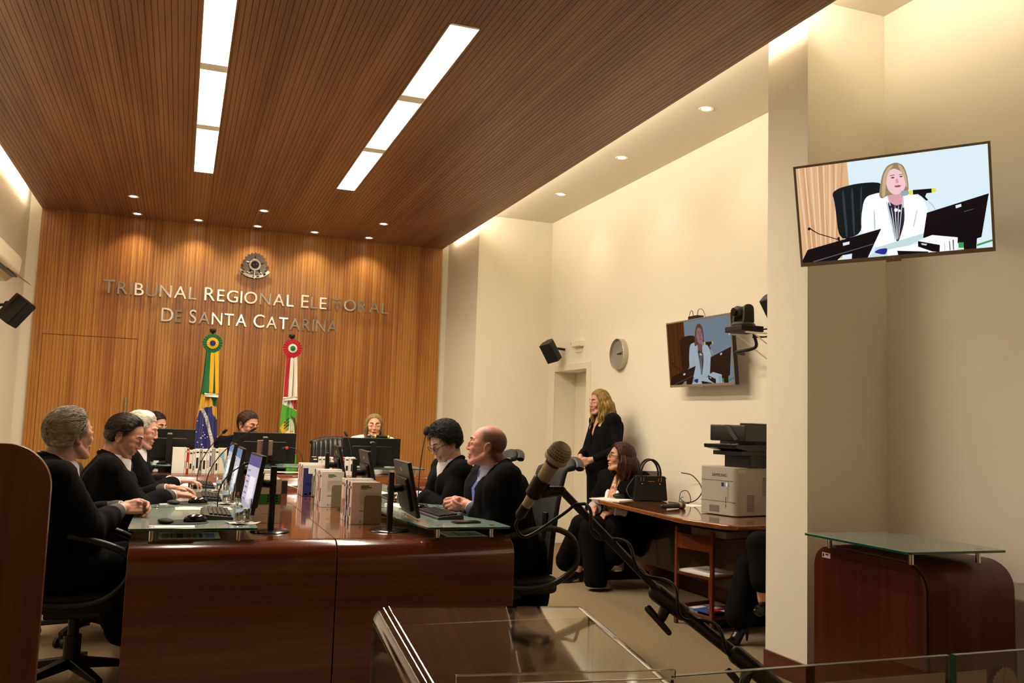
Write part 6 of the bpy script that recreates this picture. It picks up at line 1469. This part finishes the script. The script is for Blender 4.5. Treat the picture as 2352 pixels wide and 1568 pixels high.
def hand_mic(p0, d, label, r=.017, col=None, rings=None, L=.17, parent=None):
    d = Vector(d).normalized(); p0 = Vector(p0); t = thing('handheld_microphone', label, 'microphone', tuple(p0)) if parent is None else parent
    MB().cyl(p0, p0+d*L, r*.80, r*1.1, 20).ell(p0, r*.8, 16, 8).build('handle', col or M_black, t, smooth=50)
    MB().cyl(p0+d*L, p0+d*(L+.03), r*1.05, r*1.2, 20).build('collar', mat('mic_silver', '#b0a690', .35, .7), t, smooth=50)
    MB().ell(p0+d*(L+.055), r*1.55, 24, 14).cyl(p0+d*(L+.045), p0+d*(L+.056), r*1.62, n=24).build('grille', mat('mic_mesh_dark', '#6a645a', .4, .8, bump=((900, 900, 900), .8, .001)), t, smooth=50)
    for (a, m_) in rings or (): MB().cyl(p0+d*(L*a), p0+d*(L*a+.014), r*1.16, n=20).build('coloured_ring', m_, t, smooth=50)
    return t
a = at(1521, 1163, Z=CT+.024); b = at(1578, 1159, Z=CT+.024); hand_mic(a, b-a, 'black handheld microphone lying on the counter left of the printer', .019, L=(b-a).length*.62)
MY = mat('mic_ring_yellow', '#d8c828', .5)
b = at(852, 1001, Y=8.18); a = at(893, 1004, Y=8.18); tm = hand_mic(a, b-a, 'black handheld microphone with yellow rings held before the mouth of the woman in white', .014, rings=[(.0, MY), (.93, MY)], L=(b-a).length*.78)
MB().tube(cr([a+(b-a)*.4+V(0,0,-.01), V(a.x-.02, 8.16, 1.14), V(a.x+.06, 8.14, 1.02), V(a.x+.10, 8.1, .92)], 6), .008, 8).build('stand_stem', M_black, tm, smooth=60)
# trolley under the counter end
M_cart = wood('trolley_wood', '#5a260e', '#743817', 'z', .35, .3)
M_cartx = wood('trolley_wood_shelf', '#4a1e0b', '#662f13', 'x', .3, .4)
tr = thing('trolley', 'small wooden trolley with three shelves under the end of the counter', 'trolley', (3.6, 5.5, 0))
F0 = at(1550, 1215, Z=.64); F1 = at(1637, 1236, Z=.62); F0.z = F1.z = 0
ux = (F1-F0).normalized(); uy = V(-ux.y, ux.x, 0); uy = uy if uy.x > 0 else -uy; CW = (F1-F0).length; CD = .36
TP = lambda x, y, z: F0+ux*x+uy*y+V(0, 0, z)
def tb(mb, x0, x1, y0, y1, z0, z1):
    vs = [TP(x, y, z) for z in (z0, z1) for y in (y0, y1) for x in (x0, x1)]; return mb.add(vs, [(0,2,3,1), (4,5,7,6), (0,1,5,4), (1,3,7,5), (3,2,6,7), (2,0,4,6)])
for x_ in (0, CW-.025):
    for y_ in (0, CD-.025): tb(MB(), x_, x_+.025, y_, y_+.025, .0, .66).build('post', M_cart, tr, bevel=.003)
for z_ in (.10, .36, .62): tb(MB(), .004, CW-.004, .004, CD-.004, z_-.02, z_).build('shelf', M_cartx, tr, bevel=.002)
tb(MB(), .025, CW-.025, .004, .018, .52, .60).build('apron', M_cart, tr); tb(MB(), .004, .018, .025, CD-.025, .10, .13).build('rail', M_cart, tr)
def flat_on(x0, x1, y0, y1, z, th, name, m, label, rz=0, cat='papers', grp='papers on the trolley', extra=None):
    mb = MB(); tb(mb, x0, x1, y0, y1, z, z+th); o = mb.build(name, m, smooth=0); tag(o, label, cat, grp); 
    if extra:
        mb = MB(); tb(mb, *extra[0], z+th, z+th+.0008); mb.build('label_patch', extra[1], o, smooth=0)
    return o
flat_on(.10, .42, .06, .28, .62, .045, 'book', mat('book_grey_pages', '#9a9488', .8), 'thick book lying on the top shelf of the trolley', cat='book')
flat_on(.08, .40, .05, .29, .665, .006, 'book_cover', M_black, 'black board on the thick book of the trolley', cat='folder')
flat_on(.02, CW-.04, .02, CD-.05, .36, .012, 'paper_stack', M_paper, 'white paper stack on the middle shelf of the trolley')
flat_on(.05, .2, .03, .3, .10, .012, 'folder', mat('folder_grey', '#77736a', .6), 'grey folder with a white label on the bottom shelf', extra=((.07, .15, .08, .2), M_paper))
flat_on(.16, .31, .03, .3, .113, .010, 'folder', mat('folder_blue', '#2a4f90', .5), 'blue folder with a white label on the bottom shelf', extra=((.18, .26, .14, .24), M_paper))
flat_on(.28, CW-.02, .03, .32, .125, .010, 'folder', mat('folder_red', '#9a1a1c', .5), 'red folder with a white label on the bottom shelf', extra=((.34, .46, .10, .22), M_paper))

# ============================================================ curved desk in the near recess
rd_ = thing('curved_desk', 'dark mahogany desk with rounded shoulders and glass shelf in the near right recess', 'desk', (3.3, 3.5, 0))
k = .955
def s_(p): return V(p[0]*k, p[1]*k, 0)
dx0, dx1, dy0, dy1 = 3.10, 3.63, 3.10, 3.93; dz = .775
# measured corners of the side panel
A_ = at(1862, 1265, Z=.75); 
M_side = wood('mahogany_side', '#3b0f05', '#521808', 'z', .35, .3, .6); M_wrap = wood('mahogany_wrap', '#44160b', '#58200f', 'z', .5, .1, .6)
yn, yf = at(2090, 1292, Z=dz-.0).y, at(1875, 1252, Z=dz).y
xl = (at(2090, 1292, Z=dz).x+at(1875, 1252, Z=dz).x)/2
yn -= .10; yf += .04; xr = xl+.525
o_ = rounded([(yn, 0), (yf, 0), (yf, dz), (yn, dz)], [0, 0, .10, .12], 10)
MB().prism(o_, lambda a, z, s: V(s, a, z), xl, xl+.02).build('side_panel', M_side, rd_, smooth=30)
MB().prism(o_, lambda a, z, s: V(s, a, z), xr-.02, xr).build('side_panel', M_side, rd_, smooth=30)
i_ = rounded([(yn+.02, 0), (yf-.02, 0), (yf-.02, dz-.02), (yn+.02, dz-.02)], [0, 0, .09, .14], 10)
m = MB(); n_ = len(o_)
# bent board: outer and inner skins between the side panels
va = [V(xl+.02, a, z) for a, z in o_]+[V(xr-.02, a, z) for a, z in o_]; m.add(va, [(i, i+1, n_+i+1, n_+i) for i in range(1, n_-1)]+[(0, n_-1, 2*n_-1, n_)])
m.build('wrapped_top', M_wrap, rd_, smooth=60, solid=.018)
m = MB().box(xl-.0008, xl, yf-.12, yf-.06, dz-.055, dz-.030, 0).box(xl-.0012, xl-.0008, yf-.075, yf-.065, dz-.05, dz-.035, 1).box(xl-.0012, xl-.0008, yf-.105, yf-.085, dz-.042, dz-.035, 1); m.build('asset_label', [mat('sticker_pale', '#b8b2a4', .6), M_black], rd_, smooth=0)
gz = dz+.065; g = [at(1862, 1225, Z=gz), at(2090, 1270, Z=gz), at(2297, 1262, Z=gz), at(2045, 1218, Z=gz)]
gx0 = (g[0].x+g[1].x)/2; gx1 = min((g[2].x+g[3].x)/2, XR2-.03); gy0 = (g[1].y+g[2].y)/2; gy1 = min((g[0].y+g[3].y)/2, PY0-.03)
gp = glass_plate('green glass plate raised on the curved desk in the near recess', [(gx0, gy0), (gx1, gy0), (gx1, gy1), (gx0, gy1)], gz, [(gx0+.08, gy0+.07), (gx1-.10, gy0+.07), (gx0+.08, gy1-.10), (gx1-.10, gy1-.10)], dz+.0015)

# ============================================================ foreground
# wooden screen at the left edge
M_pan = wood('walnut_panel', '#52290f', '#663817', 'z', .4, .25, .7)
pz = 1.222; px1 = at(117, 1110, Y=3.0).x
o_ = rounded([(-1.6, 0), (px1, 0), (px1, pz), (-1.6, pz)], [0, 0, .13, 0], 12)
lp_ = MB().prism(o_, lambda a, z, s: V(a, 3.0+s, z), 0, .035).build('wooden_screen', M_pan, bevel=.003, smooth=30); tag(lp_, 'tall walnut screen panel with a rounded corner at the left edge', 'panel')
# clear acrylic lectern
M_acr = mat('acrylic_clear', '#f6f3ee', .03, trans=1, ior=1.49)
lc = thing('acrylic_lectern', 'clear acrylic lectern with sloping top, bent sides and a small book lip', 'lectern', (.62, 1.45, 0))
FL, FR = at(879, 1398, Z=.99), at(1365, 1385, Z=.99); yF = (FL.y+FR.y)/2; xa, xb = FL.x-.02, FR.x
slope = math.tan(math.radians(8.8)); rollx = math.tan(math.radians(2.2)); yN = yF-.40; zF = .99; xm = (xa+xb)/2
def top_z(y, x=None): return zF-(yF-y)*slope-((xm if x is None else x)-xm)*rollx
th = .008; r = .03
def sect(x0, x1, zt, zb):   # open U profile across x, thickness th
    o_ = rounded([(x0, zb), (x0, zt), (x1, zt), (x1, zb)], [0, r, r, 0], 8); i_ = rounded([(x1-th, zb), (x1-th, zt-th), (x0+th, zt-th), (x0+th, zb)], [0, r-th, r-th, 0], 8); return o_+i_
P0 = sect(xa, xb, 0, -.93); vs = []
n_ = len(P0)
for y in (yN, yF):
    vs += [V(a, y, (top_z(y, a)+z) if z > -.5 else .03) for a, z in P0]
m = MB().add(vs, [(i, (i+1) % n_, n_+(i+1) % n_, n_+i) for i in range(n_)])
h_ = n_//2
for o0 in (0, n_):
    for i in range(h_-1): m.f.append((o0+i, o0+i+1, o0+n_-2-i, o0+n_-1-i)); m.m.append(0)
m.build('bent_body', M_acr, lc, smooth=50)
yl = yF-.325
vs = [V(x, y, top_z(y, x)+z) for z in (.0008, .016) for y in (yl, yl+.006) for x in (xa+.055, xb-.006)]
MB().add(vs, [(0,2,3,1), (4,5,7,6), (0,1,5,4), (1,3,7,5), (3,2,6,7), (2,0,4,6)]).build('book_lip', M_acr, lc, bevel=.0015)
MB().box(xa+.009, xb-.009, yF-.03, yF-.024, .05, top_z(yF-.03)-.022).build('front_panel', M_acr, lc)
MB().box(xa-.03, xb+.03, yN-.02, yF+.03, .0, .028).build('foot_plate', M_acr, lc, bevel=.002)
# microphone on its boom stand
ms = thing('microphone_stand', 'black boom stand crossing the foreground, cable wound round the boom', 'microphone stand', (1.5, 1.25, 0))
mp = at(1285, 1040, Y=1.78); M_ms = mat('stand_black', '#0f0d0d', .4)
q = [at(1286, 1122, Y=1.81), at(1540, 1385, Y=1.66), at(1725, 1530, Y=1.52)]
MB().cyl(q[0], q[1], .0085, .0085, 14).build('boom', M_ms, ms, smooth=50); MB().cyl(q[1], q[2]+(q[2]-q[1])*.02, .0125, .0125, 14).build('boom_sleeve', M_ms, ms, smooth=50)
def clutch(c, d, name, s=1.0):
    d = Vector(d).normalized(); sd = d.cross(V(0, 1, 0)).normalized()
    m = MB().cap(c-d*.035*s, c+d*.03*s, .019*s, .017*s, 16); m.cap(c+sd*-.02*s, c-sd*.035*s+d*.005, .012*s, .010*s); m.build(name, M_ms, ms, smooth=60)
    MB().cap(c-sd*.038*s-d*.028*s, c-sd*.05*s+d*.035*s, .008*s, .006*s).build(name+'_lever', M_ms, ms, smooth=60)
clutch(q[1], q[2]-q[1], 'boom_clutch'); clutch(q[2]+(q[2]-q[1])*.0, q[2]-q[1], 'swivel_clutch', .95)
e = at(1850, 1640, Y=1.45); MB().cyl(q[2], e, .018, .018, 14).build('counter_arm', M_ms, ms, smooth=50)
MB().cyl(V(q[2].x-.012, q[2].y, 0.04), V(q[2].x-.012, q[2].y, q[2].z-.03), .013).build('upright', M_ms, ms, smooth=50)
MB().ell(V(q[2].x-.03, q[2].y-.02, q[2].z-.05), (.022, .022, .02), 18, 12).build('locking_knob', M_ms, ms, smooth=60)
for k_ in range(3):
    a = .5+k_*2*PI/3; MB().cyl((q[2].x-.012, q[2].y, .12), (q[2].x-.012+.32*math.cos(a), q[2].y+.32*math.sin(a), .012), .009).build('leg', M_ms, ms)
d = (at(1228, 1130, Y=1.84)-mp).normalized()
mh = thing('stage_microphone', 'silver microphone with round wire mesh head in the foreground', 'microphone', tuple(mp))
ax_ = -d; R_ = ax_.to_track_quat('Z', 'Y').to_matrix()
M_mesh = mat('mic_mesh_silver', '#b5a994', .38, .6); M_ms2 = mat('mic_body_champagne', '#b8ac92', .4, .55)
# ball of real wires over a dark core
MB().ell(mp, .0225, 32, 20).build('foam_core', mat('mic_foam', '#5a5044', .8), mh, smooth=60)
wm = MB(); rr = .0252; nw_ = 30
def sp(u, v):
    return mp+R_ @ V(rr*math.cos(u)*math.cos(v), rr*math.cos(u)*math.sin(v), rr*math.sin(u)*.98)
for k_ in range(nw_):
    for s in (-1, 1):
        pts = [sp(-.95+2.45*j/20, k_*2*PI/nw_+s*(j/20)*1.9) for j in range(21)]; wm.tube(pts, .00095, 5)
for k_ in range(9): wm.tube([sp(-.9+k_*.26, 2*PI*j/36) for j in range(36)], .0009, 5, closed=True)
wo = wm.build('wire_mesh', M_mesh, mh, smooth=60); wo['kind'] = 'stuff'
L_ = lambda z: mp+R_ @ V(0, 0, z)
MB().lathe([(.0225, -.022), (.0262, -.019), (.0268, -.014), (.0262, -.009), (.0235, -.008)], mp, 36, M=R_).build('grille_band', M_ms2, mh, smooth=40)
MB().lathe([(.001, -.031), (.0165, -.031), (.0175, -.027), (.0215, -.0215), (.001, -.0215)], mp, 32, M=R_).build('neck_ring', M_dgrey, mh, smooth=40)
MB().lathe([(.001, -.16), (.0098, -.158), (.0108, -.150), (.0145, -.075), (.0170, -.045), (.0170, -.031), (.001, -.031)], mp, 32, M=R_).build('body', M_ms2, mh, smooth=40)
MB().lathe([(.001, -.186), (.0075, -.186), (.0115, -.178), (.0115, -.150), (.001, -.150)], mp, 24, M=R_).build('plug', M_black, mh, smooth=40)
MB().box(-.003, .003, .0165, .019, -.062, -.045).xf(Matrix.Translation(mp) @ R_.to_4x4()).build('switch', M_black, mh)
MB().lathe([(.0150, -.122), (.0185, -.118), (.0205, -.078), (.0180, -.072), (.0150, -.072)], mp, 28, M=R_).cap(L_(-.10)+V(.012, 0, -.008), q[0]+(q[1]-q[0])*.02, .014, .010).build('clip', M_black, ms, smooth=50)
cb = cr([L_(-.182), L_(-.205)+V(.004, 0, -.006), L_(-.205)+V(.03, 0, -.028), q[0]+(q[1]-q[0])*.02+V(-.01, -.01, -.055), q[0]+(q[1]-q[0])*.12+V(0, -.015, -.004)], 7)
bd = (q[2]-q[0]); n1 = bd.cross(V(0, 1, 0)).normalized(); n2 = bd.normalized().cross(n1)
for k_ in range(60):
    s = .12+.90*k_/59; a = k_*.42; amp = .0135+.010*max(0, math.sin(k_*.21))**2; cb.append(q[0]+bd*s+(n1*math.cos(a)+n2*math.sin(a))*amp)
cb += cr([cb[-1], at(1700, 1562, Y=1.48), at(1690, 1640, Y=1.45)], 5)[1:]
MB().tube(cb, .0036, 8).build('cable', M_black, ms, smooth=60)
# glass railing
gr = thing('glass_railing', 'low glass railing with two panes and a crest etched in the right pane', 'railing', (1.6, 1.5, 0))
rz = .93; L0 = at(1796, 1533, Z=rz); L1 = at(2352, 1493, Z=rz); ry = (L0.y+L1.y)/2; gap = at(2190, 1505, Z=rz).x
M_gl = mat('railing_glass', '#f2f7f4', .01, trans=1, ior=1.48)
M_gle = mat('railing_glass_edge', '#a8b0a0', .15, trans=.6, ior=1.48)
for x0_, x1_ in ((at(1572, 1550, Z=rz).x-.02, gap-.006), (gap+.006, 2.6)):
    MB().box(x0_, x1_, ry, ry+.010, .05, rz-.0015).build('pane', M_gl, gr); MB().box(x0_, x1_, ry, ry+.010, rz-.0015, rz).build('pane_edge', M_gle, gr)
MB().box(gap-.0065, gap-.0055, ry, ry+.010, .05, rz).box(gap+.0055, gap+.0065, ry, ry+.010, .05, rz).build('pane_edge', mat('railing_edge_green', '#2c5a4c', .15), gr)
MB().box(at(1572, 1550, Z=rz).x-.02, 2.6, ry-.02, ry+.03, 0, .05).build('base_rail', M_steel, gr)
M_fr = mat('frosted_film', '#b9aa94', .7, alpha=.55)
fz = at(2010, 1540, Y=ry).z
m = MB().box(at(1880, 1560, Y=ry).x, gap-.02, ry-.0012, ry-.0002, .55, at(2150, 1545, Y=ry).z); m.add([], [])
m.box(gap+.008, at(2265, 1540, Y=ry).x, ry-.0012, ry-.0002, .55, at(2230, 1540, Y=ry).z); m.build('frosted_film', M_fr, gr, smooth=0)
c = at(2308, 1572, Y=ry); rr = (at(2338, 1572, Y=ry)-c).length; o_ = []
for k_ in range(44):
    a = 2*PI*k_/44; q_ = rr*(1 if k_ % 2 == 0 else .88); o_.append((q_*math.cos(a), q_*math.sin(a)))
MB().prism(o_, lambda a, b_, s: V(c.x+a, ry-.0002-s, c.z+b_), 0, .001).build('etched_crest', M_fr, gr, smooth=0)
m = MB()
for k_ in range(5):
    a = PI/2+k_*2*PI/5; m.prism([(rr*.75*math.cos(a), rr*.75*math.sin(a)), (rr*.3*math.cos(a+.6), rr*.3*math.sin(a+.6)), (0, 0), (rr*.3*math.cos(a-.6), rr*.3*math.sin(a-.6))], lambda x_, z_, s: V(c.x+x_, ry-.0013-s, c.z+z_), 0, .0006)
m.build('etched_star', mat('etched_dark', '#8a7d6a', .7), gr, smooth=0)
# thin threads of the second row of glass, far away on the floor
